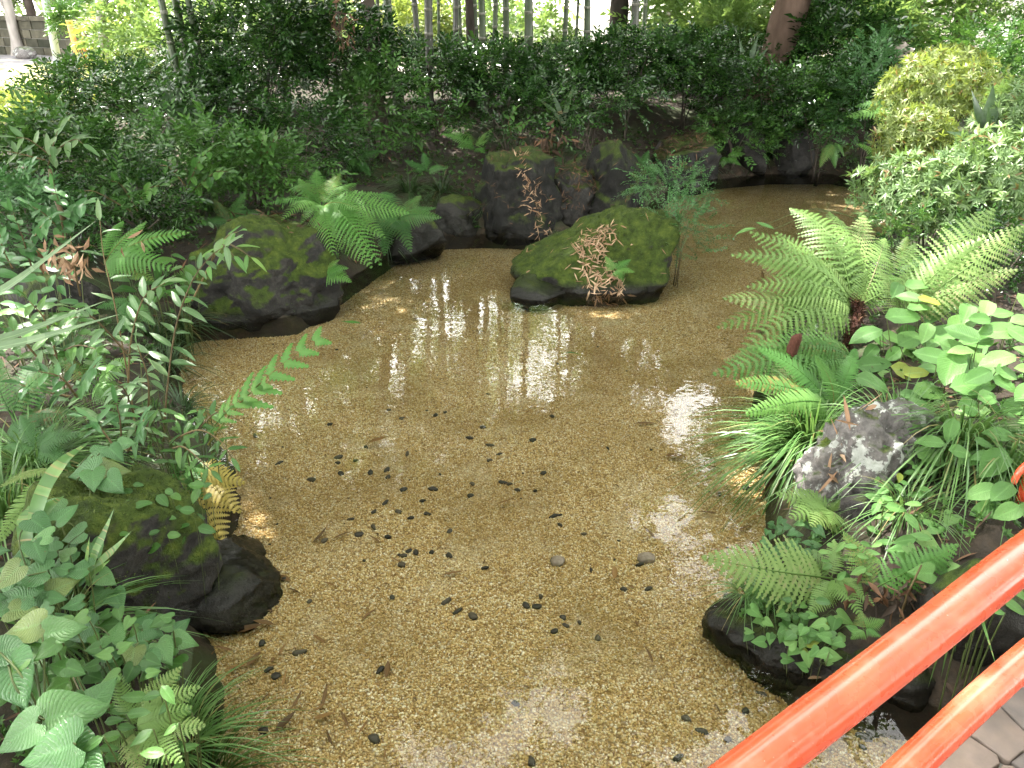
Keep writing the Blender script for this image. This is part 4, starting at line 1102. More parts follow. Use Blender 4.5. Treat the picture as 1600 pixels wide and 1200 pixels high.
SHADE_RING = [('added unseen shade tree behind the bridge beyond the heart leaved bank', (-6.0, -3.4), 6.3, 3.6, 1), ('added unseen tall shade tree well behind the bridge on the path side', (-2.2, -7.5), 7.0, 3.6, 2), ('added unseen tall shade tree well behind the bridge on the garden house side', (2.8, -7.5), 7.0, 3.6, 3),
        ('added unseen shade tree behind the bridge end on the broad leaved bank', (7.0, -3.4), 6.3, 3.6, 4), ('added unseen shade tree standing beyond the broad leaved bank', (9.6, 2.6), 6.0, 3.4, 5), ('added unseen shade tree standing beyond the heart leaved bank', (-9.6, 2.2), 6.0, 3.4, 6)]
for lab, (x, y), z, r, k in SHADE_RING:  # unseen trees added around the view to cut the sky light
    tree('tree', lab, [(x, y, 0), (x * .98, y, 2.5), (x * .94, y, z - 1)], .22, 'bark', [((x, y, z), (r, r, 3.4), 1.0), ((x * .9, y * .9, 2.8), (r * .8, r * .8, 1.8), .35)] + ([((3.6, 1.2, 11.4), (3.6, 3.8, 1.2), .8)] if k == 4 else [((.2, -2.2, 12.0), (3.0, 3.0, 1.2), .7)] if k == 2 else []), n=(90 if k == 1 else 120 if k == 6 else 200), size=1.0, seed=20 + k)  # high crowns over the bridge are added to close the sky overhead

# the wood that closes the garden: one far mass of leaves
wd_ = []
rs = np.random.RandomState(50)
for i, a in enumerate(np.linspace(-75, 75, 26)):
    d_ = 30 + rs.uniform(-3, 4) + (4 if abs(a) < 12 else 0); x, y = d_ * math.sin(R(a)), d_ * math.cos(R(a)) + 2
    for z, r, n_ in ((2.6, 2.6, 0 if 1.5 < a < 10 else 110), (7.5, 4.2, 190), (12.5, 3.6, 120)):
        if n_: wd_.append(crown_T((x + rs.uniform(-1, 1), y, z + rs.uniform(-.5, .5)), (r * 1.15, r * .8, r), n_, TW['canopy'], 1.5, 100 + i, flat=False, inner=.2, keep=keep_open))
o = put('far_wood', join(wd_).mesh('far wood', M['bright']), kind='stuff'); tag(o, 'far sunlit wood closing off the garden behind the bamboo', 'woods')

# crowns added to close the view of the sky low over the azalea side
tree('tree', 'added screening tree with a broad low crown behind the garden house', [(9.0, 17.5, 0), (8.8, 17.4, 3), (8.2, 17.0, 6)], .22, 'bark', [((7.6, 16.8, 6.4), (3.6, 2.8, 3.2), 1.0), ((5.2, 18.5, 5.2), (3.0, 2.4, 2.8), .8)], n=420, size=.8, seed=31)
tree('tree', 'added screening tree rising behind the grove on the house side', [(3.6, 19.5, 0), (3.5, 19.4, 3), (3.2, 19.0, 7)], .2, 'bark', [((3.0, 19, 8.2), (3.6, 2.8, 3.4), 1.0)], n=460, size=.9, seed=32)
# bamboo: culm with node rings, leafy top
ORD = ['first', 'second', 'third', 'fourth', 'fifth', 'sixth', 'seventh', 'eighth', 'ninth', 'tenth', 'eleventh', 'twelfth', 'thirteenth', 'fourteenth', 'fifteenth', 'sixteenth', 'seventeenth', 'eighteenth', 'nineteenth', 'twentieth']
def bamboo(label, px, py, Y, wpx, seed, mat='bamboo', topx=None, H=8.5, leaves=150):
    b = D(px, py, Y); b.z = ground_z(b.x, b.y); rs = random.Random(seed)
    rad = wpx * mpp(b) / 2
    if topx is not None:
        tp = D(topx, 0, Y); lean = (tp.x - b.x) / (tp.z - b.z)
    else: lean = rs.uniform(-.055, .045)
    t = thing('bamboo', label, 'bamboo', b, 'bamboo culms of the grove')
    pts, rr_, A = [], [], []
    z = -.15; ring = []
    def at(z): return Vector((lean * z * (1 - .02 * z) + .02 * math.sin(z), -.04 * z + .012 * z * z * rs.uniform(.9, 1.1), z))
    while z < H:
        r = rad * (1 - .6 * max(z, 0) / H)
        for dz, k, node in ((0, 1.0, 0), (.24, 1.0, 0), (.262, 1.0, 1), (.272, 1.13, 1), (.284, 1.13, 1), (.292, 1.0, 1)):
            pts.append(at(z + dz)); rr_.append(r * k); ring.append(node)
        z += .30
    tr = tube(pts, rr_, 10, rnd=rs.random()); tr.A[:, 1] = np.repeat(ring, 10)
    put('culm', tr.mesh('culm', M[mat]), t, loc=b)
    top = at(H)
    o = crown_T(Vector(b) + at(H * .78), (1.5, 1.5, H * .30), leaves, TW['bamboo'], .62, seed, flat=False, inner=.1, keep=keep_open)
    o.V -= np.array(b)
    if len(o.V): put('foliage', o.mesh('foliage', M['canopy']), t, loc=b, kind='stuff')
    return t
for i, (px, py, tx, Y, w) in enumerate([(286, 118, 250, 9.6, 11), (306, 118, 272, 9.8, 12), (326, 128, 292, 9.7, 10)]):
    bamboo(['leaning bamboo culm, outermost of three over the strap leaf clump', 'leaning dark bamboo culm, middle of three over the strap leaf clump', 'leaning bamboo culm, innermost of three over the strap leaf clump'][i], px, py, Y, w, 40 + i, topx=tx)
culms = [(345, 12.5, 7), (371, 13, 9), (393, 12.6, 8), (440, 13.5, 8), (520, 13, 8), (596, 13.0, 6), (617, 11.6, 13), (657, 12.4, 9), (668, 11.9, 13), (685, 15, 5), (708, 13.4, 9), (721, 14.2, 6), (747, 13.0, 9), (756, 11.8, 11), (769, 13.2, 8), (790, 12.4, 10),
         (826, 11.8, 14), (877, 12.6, 8), (895, 14, 5), (918, 12.2, 11), (989, 12.6, 13), (1001, 13.4, 7)]
NEXT = {345: 'slim bamboo culm nearest the three leaning ones', 371: 'dark bamboo culm rising from the dense shrub near the leaning three', 393: 'dark bamboo culm close beside another in the dense shrub',
        440: 'bamboo culm half hidden behind the dense shrub crown', 520: 'bamboo culm behind the withered leaf bunch', 596: 'thin bamboo culm just beyond the broad dark trunk'}
k = 0
for i, (px, Y, w) in enumerate(culms):
    if px in NEXT: lab = NEXT[px]
    else: lab = '%s culm from the broad dark trunk along the open part of the bamboo grove' % ORD[k]; k += 1
    bamboo(lab, px, 95, Y, w, 60 + i, mat='bamboogrey' if px in (668, 657, 708, 720, 989) else 'bamboo', leaves=170)
TW['rosette'] = [twig_T(TOVn, 9, 1.0, .95, s_, True) for s_ in range(4)]
# ------------------------------------------------------------------ shrubs (photo position, depth, size on the photo)
S = shrub
# sunlit far planting
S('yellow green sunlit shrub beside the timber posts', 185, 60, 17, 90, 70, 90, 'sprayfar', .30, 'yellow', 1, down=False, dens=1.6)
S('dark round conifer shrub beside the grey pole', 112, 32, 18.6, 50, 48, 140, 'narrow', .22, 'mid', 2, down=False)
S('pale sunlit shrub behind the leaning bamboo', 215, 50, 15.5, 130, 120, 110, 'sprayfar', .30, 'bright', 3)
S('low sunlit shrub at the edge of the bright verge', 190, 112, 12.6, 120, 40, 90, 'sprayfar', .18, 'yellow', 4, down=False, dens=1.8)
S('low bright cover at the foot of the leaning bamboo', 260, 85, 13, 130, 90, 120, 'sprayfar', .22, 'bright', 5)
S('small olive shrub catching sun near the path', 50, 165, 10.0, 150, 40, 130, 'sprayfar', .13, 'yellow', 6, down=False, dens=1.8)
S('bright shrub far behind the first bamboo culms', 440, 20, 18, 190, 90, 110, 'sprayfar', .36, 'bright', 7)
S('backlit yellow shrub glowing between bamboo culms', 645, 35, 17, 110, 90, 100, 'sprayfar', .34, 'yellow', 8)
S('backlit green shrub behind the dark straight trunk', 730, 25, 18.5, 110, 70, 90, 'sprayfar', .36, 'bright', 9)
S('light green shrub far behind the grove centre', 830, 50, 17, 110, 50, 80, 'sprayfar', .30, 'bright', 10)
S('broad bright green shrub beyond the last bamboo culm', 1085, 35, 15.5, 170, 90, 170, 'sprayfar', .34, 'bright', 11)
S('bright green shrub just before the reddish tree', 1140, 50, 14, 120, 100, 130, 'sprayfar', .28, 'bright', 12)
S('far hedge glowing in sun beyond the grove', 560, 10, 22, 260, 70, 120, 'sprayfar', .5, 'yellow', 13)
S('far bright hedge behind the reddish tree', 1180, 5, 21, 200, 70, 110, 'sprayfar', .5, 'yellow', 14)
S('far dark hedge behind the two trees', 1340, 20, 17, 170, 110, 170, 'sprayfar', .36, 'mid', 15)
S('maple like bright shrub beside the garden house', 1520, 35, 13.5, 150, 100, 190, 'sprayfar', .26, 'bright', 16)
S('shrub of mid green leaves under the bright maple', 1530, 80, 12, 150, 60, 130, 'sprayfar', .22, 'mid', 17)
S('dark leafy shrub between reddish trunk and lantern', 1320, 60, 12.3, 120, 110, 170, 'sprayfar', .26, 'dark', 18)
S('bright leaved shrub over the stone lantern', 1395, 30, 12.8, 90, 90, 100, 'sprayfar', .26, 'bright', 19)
# the dark hedge of shrubs along the back
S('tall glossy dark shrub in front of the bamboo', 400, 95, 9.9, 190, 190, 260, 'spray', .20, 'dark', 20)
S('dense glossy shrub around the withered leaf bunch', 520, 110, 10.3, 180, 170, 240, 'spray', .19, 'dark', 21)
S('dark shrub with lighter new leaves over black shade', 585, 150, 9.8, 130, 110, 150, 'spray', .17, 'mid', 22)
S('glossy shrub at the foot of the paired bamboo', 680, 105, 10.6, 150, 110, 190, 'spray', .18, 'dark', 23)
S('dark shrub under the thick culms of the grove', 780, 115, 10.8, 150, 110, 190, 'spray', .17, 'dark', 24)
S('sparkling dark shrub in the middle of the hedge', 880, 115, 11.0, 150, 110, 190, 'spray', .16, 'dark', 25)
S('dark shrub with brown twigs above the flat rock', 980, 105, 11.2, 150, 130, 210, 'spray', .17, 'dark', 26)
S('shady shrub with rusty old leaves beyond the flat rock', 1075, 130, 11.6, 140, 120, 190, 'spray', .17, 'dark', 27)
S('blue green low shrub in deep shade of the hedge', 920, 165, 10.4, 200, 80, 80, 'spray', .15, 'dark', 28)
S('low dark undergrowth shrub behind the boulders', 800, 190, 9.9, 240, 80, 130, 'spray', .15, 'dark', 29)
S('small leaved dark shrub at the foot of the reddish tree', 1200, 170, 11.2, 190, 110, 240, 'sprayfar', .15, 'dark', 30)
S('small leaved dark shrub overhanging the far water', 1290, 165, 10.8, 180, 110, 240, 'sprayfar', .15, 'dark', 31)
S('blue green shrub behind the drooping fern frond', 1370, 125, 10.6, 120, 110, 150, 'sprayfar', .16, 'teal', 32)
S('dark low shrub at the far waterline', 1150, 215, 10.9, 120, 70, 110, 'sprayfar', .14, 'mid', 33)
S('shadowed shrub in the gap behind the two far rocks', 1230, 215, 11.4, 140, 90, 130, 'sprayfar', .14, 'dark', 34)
for i_, (x_, y_, Y_, w_, h_, lab_) in enumerate([(290, 120, 12.0, 170, 60, 'dark shade shrub behind the three leaning bamboo culms'), (390, 118, 12.0, 170, 70, 'dark shade shrub behind the tall glossy shrub'), (450, 85, 12.3, 220, 90, 'dark shade shrub filling the foot of the first bamboo culms'), (620, 92, 12.4, 190, 80, 'dark shade shrub at the foot of the broad dark trunk'), (760, 95, 12.6, 190, 80, 'dark shade shrub at the foot of the thick bamboo pair'),
        (900, 95, 12.8, 200, 80, 'dark shade shrub behind the sparkling middle shrub'), (1040, 90, 13.0, 200, 90, 'dark shade shrub where the bamboo grove ends'), (1140, 100, 12.9, 150, 80, 'dark shade shrub just beside the reddish trunk'), (1330, 110, 12.0, 190, 90, 'dark shade shrub behind the far water and lantern'),]):
    S(lab_, x_, y_, Y_, w_, h_, 190, 'sprayfar', .17, 'dark', 200 + i_)
# shrubs of the near bank on the path side
S('dark broad leaved shrub below the strap leaf clump', 195, 175, 8.6, 230, 130, 300, 'spray', .19, 'dark', 35)
S('shrub of glossy leaves spreading over the bank', 290, 265, 7.4, 240, 130, 300, 'spray', .18, 'mid', 36)
S('greyish leafed bush with drooping tips at the picture edge', 70, 215, 6.9, 170, 90, 150, 'narrow', .20, 'mid', 37)
S('dark green shrub at the foot of the drooping bush', 110, 280, 6.9, 220, 120, 280, 'spray', .17, 'dark', 38)
S('broad leaved shrub in the shade over the mossy rock', 400, 270, 7.7, 150, 90, 150, 'spray', .18, 'mid', 39)
S('loose dark shrub in the shade behind the big fern', 470, 215, 8.8, 180, 100, 240, 'spray', .16, 'dark', 40)
S('low leafy shrub at the picture edge under the drooping bush', 40, 345, 5.9, 170, 130, 150, 'spray', .16, 'teal', 41)
S('olive and rust shrub at the sunny end of the bank', 30, 185, 9.0, 150, 60, 130, 'sprayfar', .14, 'yellow', 42, down=False, dens=2)
S('ivy like dark shrub behind the pale long blades', 190, 330, 6.2, 200, 100, 150, 'spray', .14, 'dark', 43)
S('dark dense shrub filling the shade beside the strap leaf clump', 130, 140, 9.6, 150, 70, 160, 'sprayfar', .17, 'dark', 44)
S('dark dense shrub between strap leaf clump and tall glossy shrub', 350, 165, 9.3, 120, 110, 170, 'sprayfar', .17, 'dark', 45)
# azaleas
S('round azalea with whorled pale leaves leaning over the water', 1460, 312, 6.2, 220, 150, 420, 'rosette', .075, 'pale', 50, group='azaleas', down=False, amp=.25)
S('azalea mound at the picture edge below the big strap leaves', 1570, 285, 5.9, 190, 170, 380, 'rosette', .075, 'pale', 51, group='azaleas', down=False, amp=.25)
S('sunlit yellow green azalea mound behind the strap leaves', 1470, 150, 8.2, 160, 130, 460, 'rosette', .075, 'yellow', 52, group='azaleas', down=False, amp=.25)
S('golden azalea with rusty leaves low beside the far water', 1430, 222, 7.6, 120, 110, 360, 'rosette', .07, 'yellow', 53, group='azaleas', down=False, amp=.25)
S('pale azalea rising at the picture edge above the path light', 1585, 190, 7.2, 120, 130, 300, 'rosette', .075, 'pale', 54, group='azaleas', down=False, amp=.25)
S('small azalea tuft on top of the sunlit mound', 1490, 92, 9.4, 90, 36, 130, 'rosette', .075, 'yellow', 55, group='azaleas', down=False)
S('thin shaded shoots under the round azalea', 1440, 370, 5.7, 170, 80, 90, 'spray', .11, 'mid', 56)
S('leafy shrub behind the pale fern at the picture edge', 1570, 400, 5.2, 130, 120, 110, 'spray', .13, 'dark', 57)
# small leaved shrub beside the island rock
S('feathery tiny leaved shrub behind the island rock', 1050, 290, 7.4, 105, 55, 80, 'tiny', .19, 'teal', 58, stalks=5, srad=.004, inner=.3, down=False, dens=1.6)
S('tiny leaved shrub hanging beside the island rock over water', 1062, 365, 6.7, 90, 130, 100, 'tiny', .16, 'teal', 59, stalks=4, srad=.004, inner=.3, down=False, dens=1.8)
# ------------------------------------------------------------------ rocks
def rk(key, label, px, py, dims, seed, z=-.16, **kw):
    p = G(px, py, 0); return rock(key, label, (p.x, p.y, z + dims[2] * .5), dims, seed, **kw)
rk('moss', 'large mossy boulder at the waterline under the big fern', 408, 470, (1.36, 1.05, 1.02), 3, z=-.30, cuts=[(-.1, -1, .45, .70), (.75, -.5, .5, .74), (-.6, .1, .9, .80), (.35, .1, 1, .86), (.3, -.9, .1, .82)], ncut=4, moss=9000, sub_=6, rough=.08)
rk('isle', 'mossy island rock in the pond with dry bamboo leaves on it', 938, 428, (1.48, 1.02, 1.0), 8, z=-.34, mat='rockisle', rotz=.03,
   cuts=[(-.62, -.12, .80, .50), (.0, -.85, .55, .70), (1, -.1, -.10, .80), (.25, .25, 1, .84), (-.3, .8, .5, .75)], ncut=1, moss=15000, moss_min=.30, sub_=6, rough=.07)
rk('slab', 'dark foot of the island rock sloping into the water', 850, 452, (.62, .5, .26), 13, z=-.15, mat='rockwet', ncut=5, rough=.03)
rk('backa', 'upright dark boulder with moss and a streak of dry leaves', 805, 358, (.84, .80, 1.16), 21, z=-.26, mat='rockdim', cuts=[(-.9, -.3, .2, .72), (.8, -.5, .4, .76), (0, -.9, .35, .75), (.2,-.1,1,.84)], ncut=3, moss=2500, moss_min=.9, rough=.11)
rk('backb', 'flat topped dark rock heaped with reddish leaf litter', 885, 348, (.66, .70, .86), 22, z=-.24, cuts=[(0, -.3, 1, .70), (0, -1, .1, .8)], ncut=5, mat='rockbare', rough=.11)
rk('backc', 'dark rounded boulder next to the litter heaped rock', 955, 340, (.86, .84, 1.0), 23, z=-.24, mat='rockdim', cuts=[(.8, -.3, .6, .72), (-.7, -.3, .6, .76)], ncut=4, moss=1500, moss_min=1.0, rough=.11)
rk('backd', 'wide flat rock with brown leaf litter and a mossy end', 1068, 282, (1.06, 1.0, .80), 24, z=-.22, mat='rockdim', cuts=[(-.25, -.15, 1, .76), (.1, -1, .2, .8), (1, -.2, .2, .86)], ncut=4, moss=2500, moss_min=.8, rough=.11)
rk('backe', 'low wet rock in the dark corner by the upright boulder', 715, 358, (.66, .55, .52), 25, z=-.2, mat='rockwet')
rk('backf', 'dark low rock in the shade under the far fern', 640, 385, (.7, .6, .50), 26, z=-.2, mat='rockwet')
rk('farg', 'shaded rock at the far waterline beyond the flat rock', 1160, 268, (.75, .7, .85), 27, z=-.2, mat='rockbare')
rk('farh', 'small block of dark rock at the far waterline', 1230, 268, (.55, .5, .76), 28, z=-.2, mat='rockbare')
rk('fari', 'dark rock under the small hanging fern across the water', 1315, 262, (.62, .5, .6), 29, z=-.2, mat='rockwet')
rk('nearw', 'sunken dark wet rock at the edge of the gravel', 350, 885, (.54, .62, .26), 32, z=-.21, mat='rockwet', ncut=6, rough=.09, rotz=.3)
rk('neara', 'mossy boulder with a wet black face beside the pond', 168, 950, (.74, .84, .88), 31, z=-.30, cuts=[(.75, -.6, .35, .74), (-.2, -.7, .75, .78), (.1, .3, 1, .88)], ncut=4, moss=9000, moss_min=.62, sub_=6, rough=.08)
rk('liche', 'grey lichen spotted rock on the bank among the grass', 1335, 795, (.74, .58, .84), 41, z=-.22, mat='rockgrey', cuts=[(-.75, -.45, .45, .80), (0, -.55, .85, .85), (.1, .2, 1, .82), (.7, -.3, .5, .85)], ncut=7, soft=14, rough=.14, sub_=6)
rk('lich2', 'small dark rock below the lichen spotted one', 1345, 862, (.30, .26, .34), 42, z=-.08, mat='rockbare', ncut=7)
rk('lich3', 'little grey stone between fern and red rail', 1385, 930, (.22, .2, .30), 43, z=-.03, mat='rockgrey', ncut=7)
rk('shelf', 'long wet dark rock under the small ferns by the bridge', 1262, 985, (.80, .46, .36), 44, z=-.21, mat='rockwet', rotz=-.55, cuts=[(0, 0, 1, .74), (-1, 0, .1, .9)], ncut=6, rough=.10, sub_=6)
rk('abut', 'dark rock in the shade behind the red rails', 1520, 1040, (.46, .40, .52), 45, z=-.12, mat='rockwet', ncut=7)
rk('abut2', 'black wet rock at the waterline between the rails', 1420, 1050, (.55, .36, .30), 48, z=-.2, mat='rockwet', ncut=7)
p = GP(1418, 425); rock('slabr', 'flat grey stone half hidden behind the pale fern', (p.x, p.y, p.z + .05), (.55, .45, .24), 46, mat='rockgrey', ncut=7)
p = GP(95, 475); rock('hid', 'grey brown rock showing between the leaves of the bank', (p.x, p.y, p.z + .06), (.6, .5, .36), 47, mat='rockbare', ncut=7)
p = GP(40, 92); rock('flat', 'flat pale stone lying on the far grey path', (p.x, p.y, p.z + .1), (.62, .5, .34), 49, mat='rockgrey', ncut=6)

# ------------------------------------------------------------------ dry leaves on rocks and bank
def lit(name, label, key, n, size, mat, seed, cond):
    P, Nn = on_mesh(ROCKS[key], n * 40, seed, None)
    k = cond(P, Nn); P, Nn = P[k][:n], Nn[k][:n]
    if len(P):
        o = litter_on(name, P, Nn, size, mat, seed); tag(o, label, 'leaf litter')
def near_px(pxs, r):
    """points that lie within r pixels of a polyline as measured on the photograph"""
    def f(P):
        d = P - np.array([0, 0, CAM_H]); zc_ = d[:, 1] * cT - d[:, 2] * sT
        q = np.stack([800 + d[:, 0] / zc_ * FPX, 600 - (d[:, 1] * sT + d[:, 2] * cT) / zc_ * FPX], -1)
        best = np.full(len(P), 1e9)
        for a, b in zip(pxs, pxs[1:]):
            a, b = np.array(a, float), np.array(b, float); t = np.clip(((q - a) @ (b - a)) / ((b - a) @ (b - a)), 0, 1)
            best = np.minimum(best, np.linalg.norm(q - a - t[:, None] * (b - a), axis=1))
        return best < r
    return f
lit('leaf_litter', 'heap of dry pinkish bamboo leaves on the island rock', 'isle', 330, .085, 'dry', 1, lambda P, n: near_px([(935, 365), (925, 400), (940, 440), (955, 462)], 26)(P) & (P[:, 1] < 6.6) & (n[:, 2] > -.3))
lit('leaf_litter', 'few scattered dry leaves on the island rock moss', 'isle', 30, .08, 'dry', 2, lambda P, n: (n[:, 2] > .2) & (P[:, 2] > .05))
lit('leaf_litter', 'streak of dry leaves down the upright boulder', 'backa', 140, .08, 'dry', 3, lambda P, n: near_px([(815, 250), (828, 290), (838, 335), (845, 360)], 12)(P) & (n[:, 1] < .3))
lit('leaf_litter', 'reddish leaf litter on the flat topped dark rock', 'backb', 300, .09, 'litter', 4, lambda P, n: (n[:, 2] > .35) & (P[:, 2] > .2))
lit('leaf_litter', 'brown leaf litter on the wide flat rock', 'backd', 420, .11, 'litter', 5, lambda P, n: (n[:, 2] > .5) & (P[:, 2] > .15) & (P[:, 0] < 2.45))
lit('leaf_litter', 'rusty leaf litter on the large mossy boulder', 'moss', 120, .10, 'litter', 6, lambda P, n: (n[:, 2] > .3) & (P[:, 2] > .25) & (P[:, 1] > 6.0))
lit('leaf_litter', 'pale dry stalks on the lichen spotted rock', 'liche', 40, .14, 'dry', 7, lambda P, n: near_px([(1340, 655), (1325, 700), (1305, 740)], 14)(P))
def on_bank(n, seed, cond, x0=-7, x1=7, y0=1.3, y1=13):
    rs = np.random.RandomState(seed); x = rs.uniform(x0, x1, n); y = y0 + (y1 - y0) * rs.rand(n) ** 1.3
    k = (np.abs(x) < y * .78 + .9) & cond(x, y, sdist(x, y)); x, y = x[k], y[k]
    P = np.stack([x, y, height(x, y)], -1); N_ = norm(np.stack([rs.normal(0, .25, len(x)), rs.normal(0, .25, len(x)), np.ones(len(x))], -1))
    return P, N_
P, Nn = on_bank(14000, 1, lambda x, y, d: (d > .02))
o = litter_on('leaf_litter', P, Nn, .10, 'litter', 9); tag(o, 'brown leaf litter lying all over the shaded bank', 'leaf litter')
P, Nn = on_mesh(ROCKS['backa'], 3000, 11, lambda p, n: n[:, 2] > .6); o = litter_on('leaf_litter', P[:120], Nn[:120], .08, 'litter', 21); tag(o, 'brown leaf litter on top of the upright boulder', 'leaf litter')
P, Nn = on_mesh(ROCKS['backc'], 3000, 12, lambda p, n: n[:, 2] > .6); o = litter_on('leaf_litter', P[:90], Nn[:90], .08, 'litter', 22); tag(o, 'brown leaf litter on top of the dark rounded boulder', 'leaf litter')
# low creeping cover that hides most of the soil
P, Nn = on_bank(26000, 2, lambda x, y, d: (d > .03) & (np.sin(x * 2.1 + y) + np.sin(y * 3.3 - x * 1.7) > -.9))
rs_ = np.random.RandomState(4)
tt = scatter(TW['rosettefar'], P + np.array([0, 0, .03]), frames(norm(Nn + rs_.normal(size=P.shape) * .4), rs_.normal(size=P.shape)), rs_.uniform(.025, .06, len(P)), rs_.rand(len(P)))
o = put('ground_cover', tt.mesh('ground cover', M['mid']), kind='stuff'); tag(o, 'low creeping green cover on the bank soil', 'ground cover')
# fringe of short grass along the water
P, Nn = on_bank(5200, 5, lambda x, y, d: (d > .02) & (d < .55) & (y > 2.6))
gt = [blades_T(9, .14, .005, .6, s, r0=.02, seg=3) for s in range(4)]
tt = scatter(gt, P, frames(np.tile([0., 1., 0.], (len(P), 1)) + rs_.normal(size=P.shape) * np.array([1, 1, .05]), np.tile([0., 0., 1.], (len(P), 1))), rs_.uniform(.5, 1.3, len(P)), rs_.rand(len(P)))
o = put('ground_cover', tt.mesh('grassy fringe', M['grassdark']), kind='stuff'); tag(o, 'short shaded grass fringing the water edge', 'grass')

# ------------------------------------------------------------------ ferns
fern('big arching fern over the large mossy boulder', (505, 325, 6.5), [(418, 318, 6.3), (492, 265, 7.0), (555, 285, 6.9), (598, 415, 5.9), (578, 422, 6.0), (555, 372, 6.0), (640, 330, 6.5), (612, 305, 6.8), (450, 300, 6.9), (560, 330, 6.1), (470, 350, 6.1), (530, 270, 6.9), (585, 345, 6.3), (440, 345, 6.1), (600, 375, 6.1), (520, 400, 5.9), (465, 280, 6.8)], 'feather', 'fern', 1)
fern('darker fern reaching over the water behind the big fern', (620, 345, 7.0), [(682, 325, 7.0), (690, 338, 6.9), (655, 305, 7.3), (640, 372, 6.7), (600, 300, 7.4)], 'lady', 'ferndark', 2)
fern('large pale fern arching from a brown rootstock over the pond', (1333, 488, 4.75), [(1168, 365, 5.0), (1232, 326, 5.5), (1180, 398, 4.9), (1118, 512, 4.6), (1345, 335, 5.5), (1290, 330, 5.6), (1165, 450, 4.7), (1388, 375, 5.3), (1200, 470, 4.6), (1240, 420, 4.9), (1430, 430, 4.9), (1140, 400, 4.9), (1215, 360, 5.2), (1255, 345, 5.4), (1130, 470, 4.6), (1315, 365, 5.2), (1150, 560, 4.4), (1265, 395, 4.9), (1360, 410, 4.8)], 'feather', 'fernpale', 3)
fern('pale fern with long fronds pointing to the picture edge', (1405, 500, 4.6), [(1600, 352, 4.7), (1500, 400, 4.9), (1540, 372, 4.6), (1455, 420, 4.9), (1370, 420, 4.8), (1590, 420, 4.5), (1560, 330, 5.0), (1430, 380, 5.0)], 'feather', 'fernpale', 4)
fern('fern with drooping olive fronds under the pale ones', (1330, 560, 4.3), [(1110, 580, 4.1), (1210, 545, 4.2), (1180, 610, 4.0), (1235, 600, 4.0), (1270, 530, 4.4), (1165, 540, 4.2)], 'feather', 'fern', 5)
fern('narrow leafleted blue green shield fern on the bank', (1300, 640, 3.75), [(1185, 545, 3.9), (1165, 645, 3.6), (1335, 545, 4.0), (1275, 555, 3.9), (1150, 600, 3.7)], 'shield', 'fern', 6)
fern('near fern with long pale fronds above the wet rock', (1300, 905, 2.42), [(1096, 868, 2.35), (1368, 945, 2.25), (1302, 842, 2.6), (1228, 858, 2.55), (1345, 968, 2.2), (1262, 960, 2.25)], 'lady', 'fernpale', 7)
fern('small yellow green fern at the foot of the lichen rock', (1296, 800, 2.85), [(1212, 772, 2.85), (1235, 812, 2.7), (1268, 824, 2.65), (1312, 780, 2.85), (1300, 820, 2.65), (1245, 765, 2.95)], 'wide', 'fernpale', 8)
yb = HIT(270, 745)
fern('small green fern on top of the wet black boulder', (284, 740, yb), [(246, 770, yb - .12), (306, 702, yb + .1), (283, 804, yb - .2), (340, 742, yb - .05), (262, 718, yb + .05), (318, 775, yb - .15)], 'wide', 'fern', 9)
fern('yellowing fern frond hanging over the sunken rock', (296, 744, yb - .02), [(354, 854, yb - .28), (384, 752, yb - .05), (378, 800, yb - .18)], 'wide', 'ferngold', 10)
fern('bushy pale fern at the bottom of the bank by the gravel', (215, 1140, 1.70), [(188, 1048, 1.80), (284, 1042, 1.78), (312, 1068, 1.72), (322, 1130, 1.62), (282, 1195, 1.52), (150, 1180, 1.6), (245, 1060, 1.85), (300, 1100, 1.66), (220, 1210, 1.5)], 'lady', 'fernpale', 11)
fern('airy young fern frond leaning out over the gravel', (322, 690, 3.05), [(508, 530, 3.25), (420, 600, 3.1)], 'sparse', 'fern', 12)
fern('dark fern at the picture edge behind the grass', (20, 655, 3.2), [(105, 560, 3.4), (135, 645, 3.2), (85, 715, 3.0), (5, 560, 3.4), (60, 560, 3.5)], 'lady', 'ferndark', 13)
fern('fern behind the sapling with feathery green fronds', (165, 410, 5.1), [(228, 345, 5.3), (297, 365, 5.2), (272, 425, 4.9), (240, 440, 4.9), (190, 345, 5.4)], 'lady', 'fern', 14)
fern('shaded fern hanging low by the hidden grey rock', (205, 470, 4.7), [(240, 510, 4.6), (190, 520, 4.5), (150, 480, 4.6)], 'lady', 'ferndark', 15)
fern('lone fern above the upright boulder', (742, 232, 9.3), [(690, 208, 9.3), (758, 240, 9.1), (725, 205, 9.5), (770, 200, 9.4), (712, 230, 9.1)], 'lady', 'fern', 16)
fern('long fern fronds overhanging the far water from the azalea', (1425, 172, 8.8), [(1322, 182, 8.8), (1335, 168, 9.0), (1380, 150, 9.1), (1400, 145, 9)], 'lady', 'fern', 17)
fern('small fern hanging down the far dark rock', (1300, 222, 10.4), [(1282, 262, 10.3), (1306, 262, 10.3), (1290, 250, 10.3), (1318, 245, 10.4)], 'lady', 'fern', 18)
fern('short fern spreading at the base of the golden azalea', (1388, 256, 8.2), [(1338, 225, 8.2), (1350, 245, 8.1), (1372, 228, 8.4)], 'lady', 'fern', 19)
fern('tiny fern growing from the dry leaves on the island rock', (960, 424, 6.15), [(992, 425, 6.05), (985, 405, 6.2), (945, 400, 6.2), (975, 440, 6.0)], 'wide', 'fern', 20)
fern('little blue green fern at the waterline of the mossy boulder', (508, 428, 5.95), [(545, 418, 5.9), (550, 440, 5.85), (530, 405, 6.0)], 'wide', 'fern', 21)
